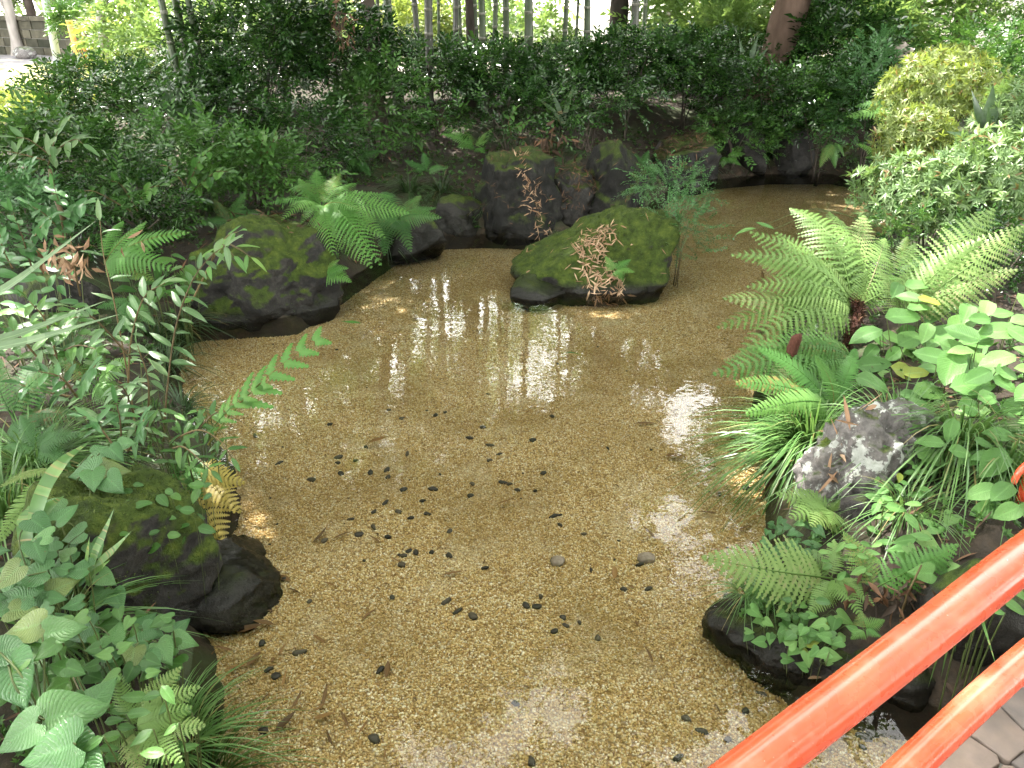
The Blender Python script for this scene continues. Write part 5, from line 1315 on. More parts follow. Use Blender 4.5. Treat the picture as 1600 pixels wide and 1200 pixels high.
fern('silvery fern frond curling down at the picture edge', (98, 742, 2.75), [(2, 845, 2.4), (0, 760, 2.6)], 'shield', 'fernpale', 22)
fern('small yellowish fern between creeping leaves on the wet rock', (1222, 918, 2.42), [(1188, 925, 2.38), (1228, 968, 2.3), (1255, 925, 2.4)], 'wide', 'fernpale', 23)
fern('fern frond pointing up beside the red top rail', (1362, 925, 2.3), [(1495, 848, 2.4), (1320, 830, 2.5)], 'lady', 'fern', 24)
fern('little fern tucked under the red top rail', (1350, 985, 2.12), [(1330, 1000, 2.08), (1382, 968, 2.15), (1378, 995, 2.08), (1345, 955, 2.2)], 'wide', 'fern', 25)
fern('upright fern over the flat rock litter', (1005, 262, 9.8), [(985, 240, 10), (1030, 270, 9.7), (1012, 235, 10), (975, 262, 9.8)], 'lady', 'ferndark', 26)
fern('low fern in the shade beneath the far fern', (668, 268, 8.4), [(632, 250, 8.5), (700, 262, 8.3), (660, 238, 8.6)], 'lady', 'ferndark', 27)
fern('fern at the far waterline beside the flat rock', (1135, 245, 10.6), [(1165, 240, 10.5), (1158, 258, 10.4), (1128, 262, 10.4)], 'lady', 'fern', 28)
fern('drooping fern at the side of the large mossy boulder', (300, 420, 6.0), [(285, 480, 5.8), (330, 470, 5.7), (350, 410, 5.8), (260, 450, 6.0)], 'lady', 'fern', 34)
fern('fern hanging over the dark gap by the wet low rock', (600, 330, 7.2), [(560, 360, 7.0), (640, 395, 6.8), (600, 400, 6.8), (570, 310, 7.4)], 'lady', 'ferndark', 35)
fern('rusty half dead fern between the two back boulders', (880, 262, 9.0), [(850, 285, 8.8), (905, 285, 8.8), (870, 235, 9.2), (910, 245, 9.2)], 'lady', 'ferndark', 36)
fern('fern with thin dark fronds above the sunlit litter', (560, 250, 9.0), [(520, 240, 9), (600, 235, 9), (580, 275, 8.8), (540, 270, 8.8)], 'lady', 'ferndark', 37)
fern('pale fern frond hanging low over the water edge', (1250, 560, 4.2), [(1150, 610, 4.0), (1195, 640, 3.9), (1130, 560, 4.2)], 'feather', 'fernpale', 38)
fern('fern filling the gap between pale fern and azalea', (1400, 430, 5.3), [(1330, 400, 5.3), (1420, 370, 5.5), (1470, 410, 5.2), (1370, 460, 5.0), (1450, 450, 5.1)], 'feather', 'fern', 39)
# the brown crozier of the large pale fern
b = D(1322, 552, 4.55); t = thing('fern_rootstock', 'furry dark brown fern rootstock curving up under the pale fronds', 'fern rootstock', b)
put('stem', tube([q - b for q in catmull([b, D(1330, 520, 4.6), D(1342, 490, 4.7), D(1334, 468, 4.75)], 6)], [.018, .030, .034, .022], 9).mesh('rootstock', M['fur']), t, loc=b)
P0 = np.array([q - b for q in catmull([b, D(1330, 520, 4.6), D(1342, 490, 4.7), D(1334, 468, 4.75)], 60)]); rr_ = np.random.RandomState(3)
P0 = P0[rr_.randint(0, len(P0), 700)] ; dr = norm(rr_.normal(size=P0.shape) + np.array([0, 0, .5]))
put('foliage', scatter(TDn, P0 + dr * .02, frames(dr, rr_.normal(size=P0.shape)), rr_.uniform(.02, .045, 700), rr_.rand(700)).mesh('scales', M['litter']), t, loc=b, kind='stuff')
b = D(1238, 552, 4.15); t = thing('fern_rootstock', 'short dark brown rootstock stub at the water side of the ferns', 'fern rootstock', b)
put('stem', tube([(0, 0, -.12), (0, .02, 0), (.01, .0, .09), (.02, -.02, .12)], [.03, .034, .03, .012], 9).mesh('rootstock', M['fur']), t, loc=b)

# ------------------------------------------------------------------ grass
def gtuft(label, px, py, **kw):
    kw['n'] = int(kw['n'] * 1.9)
    p = GP(px, py); return tuft(label, px, py, p.y, **kw)
gtuft('fine arching grass behind the lichen rock', 1262, 690, n=170, L=.50, w=.0085, spread=.75, seed=1, lean=(-.5, -.2), sag=1.2)
gtuft('grass drooping over the water beside the lichen rock', 1240, 720, n=90, L=.42, w=.008, spread=.8, seed=2, lean=(-.8, -.3), sag=1.3)
gtuft('grass between the lichen rock and the broad leaves', 1400, 690, n=120, L=.46, w=.008, spread=.7, seed=3, lean=(0, -.4), sag=1.1)
gtuft('long blue green grass hanging down toward the red rail', 1500, 705, n=150, L=.62, w=.010, spread=.6, seed=4, lean=(-.35, -1.0), sag=1.5)
gtuft('tall grass at the picture edge above the red rail', 1575, 745, n=110, L=.54, w=.009, spread=.6, seed=5, lean=(-.2, -.8), sag=1.4)
gtuft('thin straw and green grass under the lichen rock', 1420, 800, n=80, L=.26, w=.004, spread=.9, seed=6, lean=(-.1, -.5), sag=1.2)
gtuft('sprawling grass clump at the picture edge above the boulder', 62, 735, n=170, L=.46, w=.009, spread=.75, seed=7, lean=(.5, -.1), sag=1.2)
gtuft('grass clump behind the heart leaves at the picture edge', 10, 800, n=90, L=.46, w=.009, spread=.7, seed=8, lean=(.4, .0), sag=1.1)
gtuft('grass blades over the big grey green heart leaves', 95, 1000, n=60, L=.34, w=.008, spread=.8, seed=9, lean=(.5, .1), sag=1.2)
gtuft('bright grass leaning out over the gravel at the bottom', 285, 1165, n=70, L=.30, w=.0055, spread=.7, seed=10, lean=(.9, .3), sag=1.1)
gtuft('grass arching over the gravel at the bottom picture edge', 330, 1215, n=60, L=.30, w=.005, spread=.8, seed=11, lean=(.9, .2), sag=1.2)
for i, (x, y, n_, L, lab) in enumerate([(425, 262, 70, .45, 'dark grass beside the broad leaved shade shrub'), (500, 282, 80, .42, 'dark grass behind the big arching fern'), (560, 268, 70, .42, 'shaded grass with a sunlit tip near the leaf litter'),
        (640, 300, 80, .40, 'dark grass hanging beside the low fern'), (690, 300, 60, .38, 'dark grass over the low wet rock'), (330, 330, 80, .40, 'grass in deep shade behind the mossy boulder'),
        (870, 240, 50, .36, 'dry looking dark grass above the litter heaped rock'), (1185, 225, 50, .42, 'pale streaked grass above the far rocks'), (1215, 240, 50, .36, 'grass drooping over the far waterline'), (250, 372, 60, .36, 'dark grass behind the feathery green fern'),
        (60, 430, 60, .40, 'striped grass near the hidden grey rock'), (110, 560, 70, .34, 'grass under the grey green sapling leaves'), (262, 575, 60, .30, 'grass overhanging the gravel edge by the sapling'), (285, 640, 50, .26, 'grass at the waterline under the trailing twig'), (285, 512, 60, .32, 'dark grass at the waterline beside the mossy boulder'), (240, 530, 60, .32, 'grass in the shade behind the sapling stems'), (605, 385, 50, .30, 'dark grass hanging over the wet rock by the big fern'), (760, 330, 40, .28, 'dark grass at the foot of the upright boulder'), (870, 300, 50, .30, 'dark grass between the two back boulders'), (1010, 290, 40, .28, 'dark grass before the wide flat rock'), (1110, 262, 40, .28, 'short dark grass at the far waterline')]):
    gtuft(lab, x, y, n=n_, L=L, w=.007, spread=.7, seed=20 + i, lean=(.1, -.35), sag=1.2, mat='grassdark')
# short tuft on the wet shelf rock
tuft('short grass on the wet rock under the long near frond', 1200, 915, 2.46, n=170, L=.11, w=.0028, spread=.9, seed=42, sag=1.1, mat='grass', r0=.05)
tuft('soft short grass tuft at the tip of the wet rock', 1165, 925, 2.42, n=150, L=.10, w=.0022, spread=.9, seed=40, sag=1.0, mat='grass', r0=.03)
# long strap leaves one can tell apart
def blade_plant(label, base, tips, w_px, mat, seed=1, name='strap_leaf_plant', rise=.35, kind='strap'):
    b = D(*base); t = thing(name, label, 'plant', b); rs = random.Random(seed)
    for px, py, Y in tips:
        p = D(px, py, Y); d = p - b; L = d.length
        mid = b.lerp(p, .5) + Vector((0, 0, rise * L)); c = catmull([b, b.lerp(mid, .6) + Vector((0, 0, .06 * L)), mid.lerp(p, .25), p], 6)
        V, A, F = [], [], []; n_ = len(c); wid = w_px * mpp(p) / 2
        for i, q in enumerate(c):
            dd = (c[min(i + 1, n_ - 1)] - c[max(i - 1, 0)]).normalized(); sd = dd.cross(Vector((0, -.6, 1))).normalized(); u = i / (n_ - 1)
            ww = wid * min(1, .45 + 2.2 * u) * min(1, (1 - u) * 2.4 + .02); up = sd.cross(dd)
            for s in (-1, 0, 1): V.append(q - b + sd * ww * s + up * abs(s) * ww * .3); A.append((u, s, rs.random() if s == -1 else A[-1][2]))
        for i in range(n_ - 1):
            for j in (0, 1): a = i * 3 + j; F.append((a, a + 1, a + 4, a + 3))
        put('leaf', T(V, A, F).mesh('strap leaf', M[mat]), t, loc=b)
    return t
blade_plant('pale long blade arching in from the picture edge', (-160, 640, 2.35), [(150, 345, 2.7), (165, 470, 2.6), (190, 490, 2.5)], 17, 'straplight', 1, rise=.06)
blade_plant('broad green blades bending over the boulder', (45, 870, 2.2), [(100, 775, 2.35), (45, 790, 2.3), (140, 690, 2.5)], 24, 'grass', 2, rise=.25)
blade_plant('bright upright blades before the wet black face', (138, 915, 2.15), [(178, 795, 2.25), (205, 830, 2.2), (140, 838, 2.1), (172, 875, 2.1)], 13, 'grass', 3, rise=.05)
blade_plant('dark strap leaf clump under the leaning bamboo', (300, 215, 8.8), [(225, 120, 8.9), (255, 112, 9.0), (285, 108, 9.2), (318, 115, 9.2), (345, 135, 9.1), (365, 160, 9.0), (385, 190, 8.8), (235, 150, 8.7), (330, 155, 8.7), (350, 200, 8.5), (270, 140, 8.7), (310, 130, 8.9), (375, 215, 8.5)], 16, 'strap', 4, rise=.12)
blade_plant('broad upright strap leaves in front of the azalea', (1535, 235, 7.0), [(1518, 140, 7.0), (1552, 132, 7.1), (1478, 205, 6.8), (1545, 165, 6.9)], 26, 'strap', 5, rise=.02)
blade_plant('green strap leaves at the foot of the reddish tree', (1165, 125, 11.8), [(1135, 85, 11.8), (1155, 60, 12), (1185, 55, 12), (1200, 75, 12), (1120, 105, 11.7), (1175, 80, 11.9), (1190, 95, 11.9)], 9, 'strap', 6, rise=.08)
blade_plant('dark strap leaves in the blackest part of the hedge', (880, 200, 9.6), [(835, 150, 9.6), (860, 140, 9.7), (895, 135, 9.8), (925, 150, 9.8), (945, 175, 9.7), (850, 180, 9.4)], 8, 'grassdark', 7, rise=.1)
blade_plant('thick grass stems dropping behind the red rails', (1500, 905, 2.0), [(1492, 1020, 1.9), (1450, 1075, 1.95), (1470, 1060, 1.9), (1558, 1045, 1.75), (1540, 925, 1.9)], 6, 'grass', 8, rise=.1)
# withered bunch in the hedge and on the bank
def withered(label, px, py, Y, n, size, spread, seed, mat='dry'):
    b = D(px, py, Y); t = thing('withered_leaves', label, 'dead leaves', b); rs = np.random.RandomState(seed)
    P = rs.normal(size=(n, 3)) * np.array(spread); d = norm(rs.normal(size=(n, 3)) + np.array([0, 0, -1.2]))
    put('foliage', scatter([TOVn, TDn], P, frames(d, rs.normal(size=(n, 3))), size * rs.uniform(.6, 1.2, n), rs.rand(n)).mesh('withered leaves', M[mat]), t, loc=b, kind='stuff')
    put('stem', tube([(0, 0, -.25), (.01, 0, 0), (.03, 0, .12)], [.006, .003], 5).mesh('withered stalk', M['stem']), t, loc=b)
withered('withered straw coloured leaf bunch caught in the dense shrub', 532, 45, 9.4, 80, .10, (.06, .05, .13), 1, 'litter')
withered('bunch of withered pinkish leaves hanging behind the sapling', 110, 400, 4.6, 60, .10, (.10, .06, .05), 2)
withered('brown withered fern bunch over the litter heaped rock', 858, 225, 8.9, 60, .14, (.15, .1, .08), 3, 'litter')
withered('reddish dead leaves under the near ferns', 1415, 925, 2.25, 70, .07, (.10, .06, .03), 4, 'litter')
# ------------------------------------------------------------------ plants with leaves that can be told apart, one object each
rs = random.Random(77)
# grey green sapling in front of the mossy boulder
b = GP(222, 690); t = thing('sapling', 'grey green sapling with lance leaves in opposite pairs in front of the mossy boulder', 'sapling', b)
for pts, sz, sp in (([(255, 690, 3.35), (262, 600, 3.4), (275, 510, 3.45), (300, 440, 3.5), (330, 400, 3.5), (352, 385, 3.5)], .135, .055), ([(215, 690, 3.35), (200, 590, 3.4), (180, 480, 3.4), (162, 400, 3.45), (156, 345, 3.5)], .125, .085),
                    ([(200, 600, 3.35), (205, 530, 3.35), (225, 465, 3.35), (258, 442, 3.3)], .14, .055), ([(205, 560, 3.3), (150, 500, 3.2), (110, 480, 3.1)], .12, .06), ([(228, 690, 3.3), (232, 600, 3.3), (215, 540, 3.25)], .11, .09), ([(210, 650, 3.3), (195, 610, 3.2), (180, 600, 3.1)], .12, .05)):
    sprig_leaves(t, [D(*p) for p in pts], 'lance', 'lance', sz, sp, rs, both=2 if sp < .06 else 1, start=.3, ang=.95)
b = GP(370, 470); t = thing('sapling', 'young sapling tip with yellow green leaves over the mossy boulder', 'sapling', b)
for pts in ([(300, 470, 4.2), (330, 410, 4.1), (352, 372, 4.0), (372, 362, 3.9)], [(352, 378, 4.0), (375, 390, 3.9), (392, 402, 3.9)], [(330, 410, 4.1), (342, 380, 3.9), (366, 400, 3.8)]):
    sprig_leaves(t, [D(*p) for p in pts], 'lance', 'broad', .13, .085, rs, both=1, start=.4)
b = GP(190, 700); t = thing('sapling', 'low glossy sapling with whorled dark leaves above the mossy boulder', 'sapling', b)
for pts in ([(190, 705, 3.1), (188, 660, 3.1), (182, 630, 3.1)], [(200, 705, 3.1), (215, 680, 3.05), (225, 655, 3.0)], [(180, 700, 3.0), (150, 660, 3.0), (130, 650, 2.95)]):
    sprig_leaves(t, [D(*p) for p in pts], 'lance', 'teal', .12, .028, rs, both=2, start=.45, ang=1.1)
b = GP(330, 720); t = thing('sapling', 'trailing dark leafed twig at the edge of the gravel', 'sapling', b)
for pts in ([(265, 690, 3.05), (310, 672, 3.05), (345, 690, 3.0), (362, 715, 2.95)], [(300, 680, 3.05), (330, 650, 3.1), (350, 640, 3.1)], [(270, 700, 3.0), (290, 700, 2.95), (330, 735, 2.85)]):
    sprig_leaves(t, [D(*p) for p in pts], 'lance', 'mid', .10, .05, rs, both=2, start=.2)
# drooping leaves of the bank edge, sprigs of broad glossy leaves in the mid ground
SPR = [('glossy leaved sprig reaching up before the strap leaf clump', (410, 270, 7.6), [[(410, 270), (408, 235), (412, 208)], [(410, 250), (425, 225), (432, 205)], [(408, 245), (392, 225), (385, 215)]], 7.5, .15, 'ovate', 'mid'),
       ('sprig of light green leaves over the glossy bank shrub', (300, 300, 6.9), [[(290, 300), (310, 255), (330, 232)], [(290, 290), (265, 262), (250, 258)], [(300, 300), (335, 270), (355, 268)]], 6.7, .15, 'ovate', 'mid'),
       ('sprig of glossy leaves hanging lower on the bank shrub', (200, 320, 6.4), [[(215, 330), (190, 290), (172, 282)], [(215, 320), (232, 295), (250, 290)], [(205, 330), (150, 300), (125, 300)]], 6.2, .14, 'ovate', 'mid'),
       ('drooping grey green tip of the bush at the picture edge', (75, 260, 6.4), [[(75, 260), (85, 220), (92, 200)], [(75, 240), (45, 218), (25, 215)], [(80, 240), (115, 218), (130, 225)], [(70, 250), (30, 240), (10, 236)]], 6.3, .20, 'lance', 'lance'),
       ('leafy climber at the picture edge under the pale blade', (30, 420, 4.9), [[(50, 420), (35, 370), (20, 330)], [(40, 400), (60, 360), (80, 340)], [(20, 420), (5, 390), (0, 365)]], 4.8, .13, 'ovate', 'teal'),
       ('ivy like leaves around the upright brown twig', (110, 380, 5.4), [[(100, 390), (95, 330), (84, 290)], [(98, 350), (120, 325), (135, 318)], [(95, 360), (70, 335), (50, 322)]], 5.3, .13, 'broad', 'teal'),
       ('sprig of leaves in the middle of the path side bank', (60, 540, 3.7), [[(90, 560), (70, 500), (45, 470)], [(80, 530), (110, 500), (125, 495)], [(60, 560), (25, 520), (5, 510)], [(85, 555), (120, 540), (150, 545)]], 3.7, .10, 'ovate', 'mid'),
       ('sprig with drooping leaves under the sapling', (110, 610, 3.4), [[(120, 620), (95, 590), (60, 580)], [(120, 620), (135, 590), (150, 570)], [(110, 620), (60, 610), (30, 600)]], 3.35, .10, 'ovate', 'teal'),
       ('light sprig growing from shade near the flat rock litter', (800, 215, 9.2), [[(800, 215), (795, 190), (805, 172)], [(798, 205), (815, 195), (825, 190)]], 9.2, .12, 'ovate', 'mid')]
for lab, base, stems, Y, sz, kind, mat in SPR:
    b = D(*base); b.z = min(b.z, GP(base[0], base[1] + 10).z + .1) if base[2] > 5 else b.z
    t = thing('leafy_sprig', lab, 'plant', b)
    for st in stems:
        sprig_leaves(t, [D(x, y, Y - i * .05) for i, (x, y) in enumerate(st)], kind, mat, sz, sz * .42, rs, both=2, start=.15, rad=(.006, .002))
# brown upright twig at the picture edge
b = GP(95, 400); t = thing('twig', 'upright brown bare twig at the picture edge of the bank', 'twig', b)
put('stem', tube([q - b for q in catmull([b, D(100, 350, 5.3), D(84, 300, 5.3), D(78, 265, 5.4)], 6)], [.022, .012], 7).mesh('twig', M['stem']), t, loc=b)
# heart leaved vines on the near bank
leafy('heart leaved vine tumbling over the mossy boulder top', (120, 770, 2.6), [(163, 703, 2.75, 38, 20), (180, 708, 2.7, 34, -50), (140, 716, 2.7, 46, 195), (200, 692, 2.8, 30, 5), (128, 738, 2.6, 48, 200), (146, 752, 2.55, 40, -80), (180, 758, 2.55, 44, -40), (125, 812, 2.4, 44, -100), (180, 733, 2.65, 46, 10)], 'heart', 'heart', 1, name='heart_leaf_vine')
leafy('heart leaved vine at the picture edge before the boulder', (45, 900, 2.1), [(66, 822, 2.2, 46, -40), (58, 862, 2.1, 42, -70), (62, 840, 2.15, 36, 190), (40, 900, 2.05, 60, 200), (25, 930, 2.0, 58, 170), (10, 905, 2.0, 50, 240), (50, 800, 2.3, 30, 100)], 'heart', 'heart', 2, name='heart_leaf_vine')
leafy('heart leaved vine running along the foot of the boulder', (190, 1020, 1.95), [(240, 988, 2.0, 40, -20), (232, 965, 2.1, 32, 70), (255, 1020, 1.9, 44, -60), (212, 1000, 1.95, 46, 160), (285, 975, 2.1, 30, 60), (290, 1002, 2.0, 42, -10), (265, 1000, 2.05, 24, 150), (180, 985, 2.0, 44, 100), (155, 1015, 1.95, 48, 185), (205, 1030, 1.85, 40, -90), (235, 1040, 1.85, 44, -70), (120, 985, 2.0, 50, 200)], 'heart', 'heart', 3, name='heart_leaf_vine')
leafy('big grey green heart leaves at the lower picture corner', (70, 1130, 1.62), [(25, 1070, 1.65, 86, -55), (120, 1110, 1.58, 92, 20), (70, 1180, 1.45, 96, 200), (135, 1190, 1.45, 88, -30), (35, 1010, 1.75, 60, 30), (95, 985, 1.85, 66, 15), (30, 980, 1.8, 60, 190), (20, 1150, 1.5, 70, 220), (160, 1080, 1.7, 54, 60)], 'heart', 'heart', 4, name='heart_leaf_vine', srad=.003)
leafy('long pale leaf and its neighbours over the vine', (60, 970, 1.95), [(92, 978, 1.95, 70, 5), (38, 985, 1.9, 64, 185), (25, 940, 2.0, 56, 150)], 'broad', 'heart', 5, name='broad_leaf_plant')
y1 = HIT(140, 840); y2 = HIT(230, 780)
leafy('small heart leaved vine clinging to the face of the near boulder', (120, 880, y1), [(112, 838, y1 - .02, 40, 200), (150, 860, y1 - .02, 36, -60), (95, 872, y1 - .05, 44, 220), (130, 900, y1 - .05, 40, -90), (168, 905, y1 - .06, 34, -30), (90, 915, y1 - .08, 44, 180), (60, 860, y1 - .05, 46, 190), (75, 790, y1 + .05, 40, 160), (105, 800, y1, 38, 60), (185, 940, y1 - .1, 36, -60), (150, 940, y1 - .1, 42, -110), (110, 945, y1 - .1, 44, 200)], 'heart', 'heart', 31, name='heart_leaf_vine')
# broad soft leaves of the far side bank, planted in bunches
def fill(label, base, quad, n, sz, seed, kind='broad', mat='broad', Y0=None, Y1=None, name='broad_leaf_plant', **kw):
    r2 = random.Random(seed); out = []; (xa, ya), (xb, yb) = quad
    tries = 0
    while len(out) < n and tries < 4000:
        tries += 1; x, y = r2.uniform(xa, xb), r2.uniform(ya, yb); s = r2.uniform(*sz)
        if any((x - o[0]) ** 2 + ((y - o[1]) * 1.2) ** 2 < (.50 * (s + o[3]) / 2 * 1.25) ** 2 for o in out): continue
        f = (y - ya) / (yb - ya); Y = Y0 + (Y1 - Y0) * f + r2.uniform(-.12, .12)
        out.append((x, y, Y, s, r2.choice((200, 180, 160, 340, 0, 20, 230, 300, 250)) + r2.uniform(-25, 25)))
    return leafy(label, base, out, kind, mat, seed, name=name, soil=True, **kw)
fill('tiny ferny herbs on the mossy flank of the near boulder', (240, 800, y2), ((195, 755), (330, 860)), 34, (14, 26), 32, 'broad', 'mid', Y0=HIT(250, 760), Y1=HIT(250, 850), name='leafy_plant', srad=.001)
fill('bunch of broad pale leaves below the pale fern', (1400, 600, 4.1), ((1350, 520), (1450, 610)), 24, (32, 57), 1, Y0=4.5, Y1=3.9)
fill('broad leaves standing over the ferns near the dark gap', (1470, 560, 4.1), ((1400, 445), (1520, 540)), 25, (32, 57), 2, Y0=4.6, Y1=4.2)
fill('broad leaves at the picture edge above the grass', (1560, 560, 3.8), ((1500, 470), (1610, 590)), 28, (35, 66), 3, Y0=4.3, Y1=3.7)
fill('large pale leaves in the middle of the leafy bank', (1480, 620, 3.7), ((1430, 545), (1530, 650)), 24, (39, 69), 4, Y0=4.0, Y1=3.5)
fill('lower bunch of broad leaves at the picture edge', (1570, 680, 3.3), ((1510, 600), (1615, 720)), 22, (39, 69), 5, Y0=3.7, Y1=3.1)
fill('round leaved cluster rising out of the long grass', (1510, 740, 3.0), ((1450, 670), (1560, 720)), 10, (28, 50), 6, Y0=3.1, Y1=2.9)
fill('broad leaves between the long grass and the red rail', (1560, 790, 2.8), ((1525, 710), (1610, 810)), 9, (42, 73), 7, Y0=3.0, Y1=2.6)
fill('mint like leafy plant between the two lichen stones', (1400, 850, 2.6), ((1365, 780), (1440, 850)), 12, (26, 42), 8, 'ovate', 'broad', Y0=2.8, Y1=2.5, name='leafy_plant')
fill('small leafy herbs on top of the lichen rock', (1400, 740, 3.0), ((1345, 700), (1450, 780)), 46, (13, 24), 9, 'broad', 'broad', Y0=3.1, Y1=2.85, name='leafy_plant', srad=.0012)
fill('heart leaved creeper hanging beside the red rail', (1470, 870, 2.5), ((1400, 810), (1500, 900)), 22, (24, 40), 10, 'heart', 'broad', Y0=2.7, Y1=2.35, name='creeper')
fill('small heart leaved creeper covering the wet rock', (1250, 960, 2.3), ((1180, 930), (1330, 1005)), 60, (15, 27), 11, 'heart', 'broad', Y0=2.45, Y1=2.2, name='creeper', srad=.0012)
fill('dense small creeper over the tip of the wet rock', (1225, 950, 2.35), ((1165, 922), (1300, 1000)), 85, (11, 20), 41, 'heart', 'mid', Y0=2.48, Y1=2.22, name='creeper', srad=.001)
fill('little round leaves among the near ferns', (1290, 900, 2.5), ((1200, 870), (1390, 940)), 60, (12, 22), 42, 'broad', 'mid', Y0=2.6, Y1=2.35, name='creeper', srad=.001)
fill('creeper strands trailing down the wet rock to the water', (1275, 1000, 2.2), ((1230, 985), (1320, 1040)), 20, (14, 26), 12, 'heart', 'broad', Y0=2.25, Y1=2.1, name='creeper', srad=.0012)
fill('low round leaved cover beside the yellow green fern', (1225, 850, 2.6), ((1195, 815), (1290, 870)), 36, (11, 20), 13, 'heart', 'heart', Y0=2.75, Y1=2.55, name='creeper', srad=.001)
fill('small leaves under the big mossy fern rock', (1330, 890, 2.45), ((1290, 850), (1370, 900)), 22, (16, 28), 14, 'ovate', 'broad', Y0=2.55, Y1=2.4, name='leafy_plant', srad=.0012)
fill('two pale leaved seedlings behind the red top rail', (1555, 960, 1.95), ((1520, 925), (1595, 960)), 8, (26, 44), 15, 'ovate', 'broad', Y0=2.0, Y1=1.9, name='leafy_plant')
leafy('pair of heart leaves at the waterline by the red rail', (1290, 1040, 2.05), [(1285, 1023, 2.05, 22, 200), (1306, 1025, 2.05, 24, -10)], 'heart', 'broad', 16, name='creeper')
leafy('two bright leaves on a stalk in the near shade', (1390, 360, 5.6), [(1165, 358, 5.6, 34, 190), (1195, 352, 5.6, 30, 150)], 'lance', 'broad', 17, name='leafy_sprig')

# more of the crowded bank on the path side
fill('leafy herbs at the picture edge below the climber', (50, 480, 4.4), ((-10, 400), (110, 480)), 26, (24, 42), 21, 'ovate', 'teal', Y0=5.0, Y1=4.3, name='leafy_plant')
fill('lush small leaves around the pale long blades', (60, 560, 3.8), ((-10, 475), (150, 560)), 34, (22, 40), 22, 'ovate', 'mid', Y0=4.3, Y1=3.7, name='leafy_plant')
fill('grey green leaves crowding under the sapling', (160, 690, 3.3), ((60, 560), (255, 680)), 34, (26, 44), 23, 'lance', 'lance', Y0=3.7, Y1=3.2, name='leafy_plant')
fill('dark leaves in the shade between sapling and boulder', (290, 690, 3.2), ((215, 640), (340, 720)), 26, (22, 38), 24, 'lance', 'mid', Y0=3.3, Y1=3.0, name='leafy_plant')
fill('low leaves hiding the soil beside the black wet boulder', (60, 950, 2.0), ((-10, 850), (120, 960)), 24, (26, 50), 25, 'heart', 'heart', Y0=2.3, Y1=2.0, name='heart_leaf_vine')
fill('small leaves crowding under the vine at the boulder foot', (170, 1050, 1.8), ((90, 960), (270, 1060)), 40, (20, 36), 26, 'heart', 'mid', Y0=2.05, Y1=1.8, name='leafy_plant')
fill('dark leaves beneath the bushy pale fern', (200, 1170, 1.5), ((120, 1080), (300, 1215)), 30, (26, 44), 27, 'ovate', 'mid', Y0=1.7, Y1=1.5, name='leafy_plant')
fill('shaded leaves in the gap behind the big heart leaves', (40, 1080, 1.75), ((-10, 1020), (120, 1120)), 20, (30, 50), 28, 'heart', 'mid', Y0=1.85, Y1=1.65, name='leafy_plant')
fill('glossy leaves between feathery fern and mossy boulder', (250, 450, 5.2), ((180, 400), (300, 470)), 26, (20, 34), 29, 'ovate', 'mid', Y0=5.4, Y1=4.9, name='leafy_plant')
fern('low fern over the soil in front of the grass clump', (60, 700, 2.9), [(130, 680, 2.9), (110, 730, 2.8), (30, 650, 3.0), (0, 700, 2.9), (90, 660, 3.0)], 'lady', 'ferndark', 31)
fern('fern peeping out under the grey green sapling', (150, 600, 3.6), [(215, 560, 3.6), (190, 640, 3.4), (90, 560, 3.7), (110, 630, 3.5), (150, 540, 3.8)], 'lady', 'fern', 32)
fern('fern in the dark gap between the two bank shrubs', (360, 350, 6.8), [(410, 330, 6.7), (330, 310, 6.9), (385, 300, 7.0), (310, 350, 6.7), (365, 380, 6.4)], 'lady', 'ferndark', 33)
# ------------------------------------------------------------------ what lies on the gravel
PEB = [(445, 905), (515, 660), (572, 696), (398, 680), (530, 712), (528, 722), (555, 718), (436, 722), (486, 749), (532, 739), (578, 738), (605, 733), (606, 744), (636, 707), (630, 765), (676, 763), (660, 783), (584, 800), (602, 786), (622, 800),
       (641, 810), (668, 803), (548, 812), (584, 825), (560, 837), (506, 846), (606, 841), (638, 862), (630, 870), (650, 865), (674, 864), (703, 830), (702, 868), (758, 887), (628, 884), (735, 774), (738, 755), (786, 752), (796, 755), (767, 694),
       (733, 682), (754, 666), (780, 708), (765, 718), (607, 637), (680, 646), (695, 641), (628, 650), (845, 930), (840, 945), (822, 945), (880, 962), (884, 974), (906, 970), (867, 983), (934, 994), (975, 916), (1014, 915), (1000, 878), (866, 873),
       (808, 764), (836, 766), (865, 804), (875, 818), (913, 831), (848, 738), (833, 687), (863, 650), (950, 700), (805, 1098), (830, 1190), (1073, 1120), (1097, 1140), (1060, 1182), (1137, 1154), (1166, 1108), (1166, 1188), (1190, 1080), (1350, 1150), (1366, 1145), (1348, 1165),
       (613, 935), (697, 940), (715, 955), (740, 963), (483, 942), (410, 1006), (468, 1020), (420, 1047), (432, 1057), (585, 1152), (412, 1140), (594, 1047), (1125, 770), (1165, 760), (1185, 1050), (1205, 1048)]
rs = random.Random(5); prs = np.random.RandomState(8)
peb = [rock_mesh('dark pebble', (1.0, .78, .55), 300 + k, M['pebble'], ncut=5, soft=6, sub_=2, rough=.03) for k in range(5)]
def bedz_at(x, y): return BED_Z + .012 * math.sin(x * 2.1) * math.sin(y * 1.7)
extra = [(rs.uniform(420, 1150), rs.uniform(520, 900)) for _ in range(34)] + [(rs.uniform(700, 1150), rs.uniform(290, 360)) for _ in range(0)]
PLAB = 'small dark pebble lying on the yellow gravel under the water'
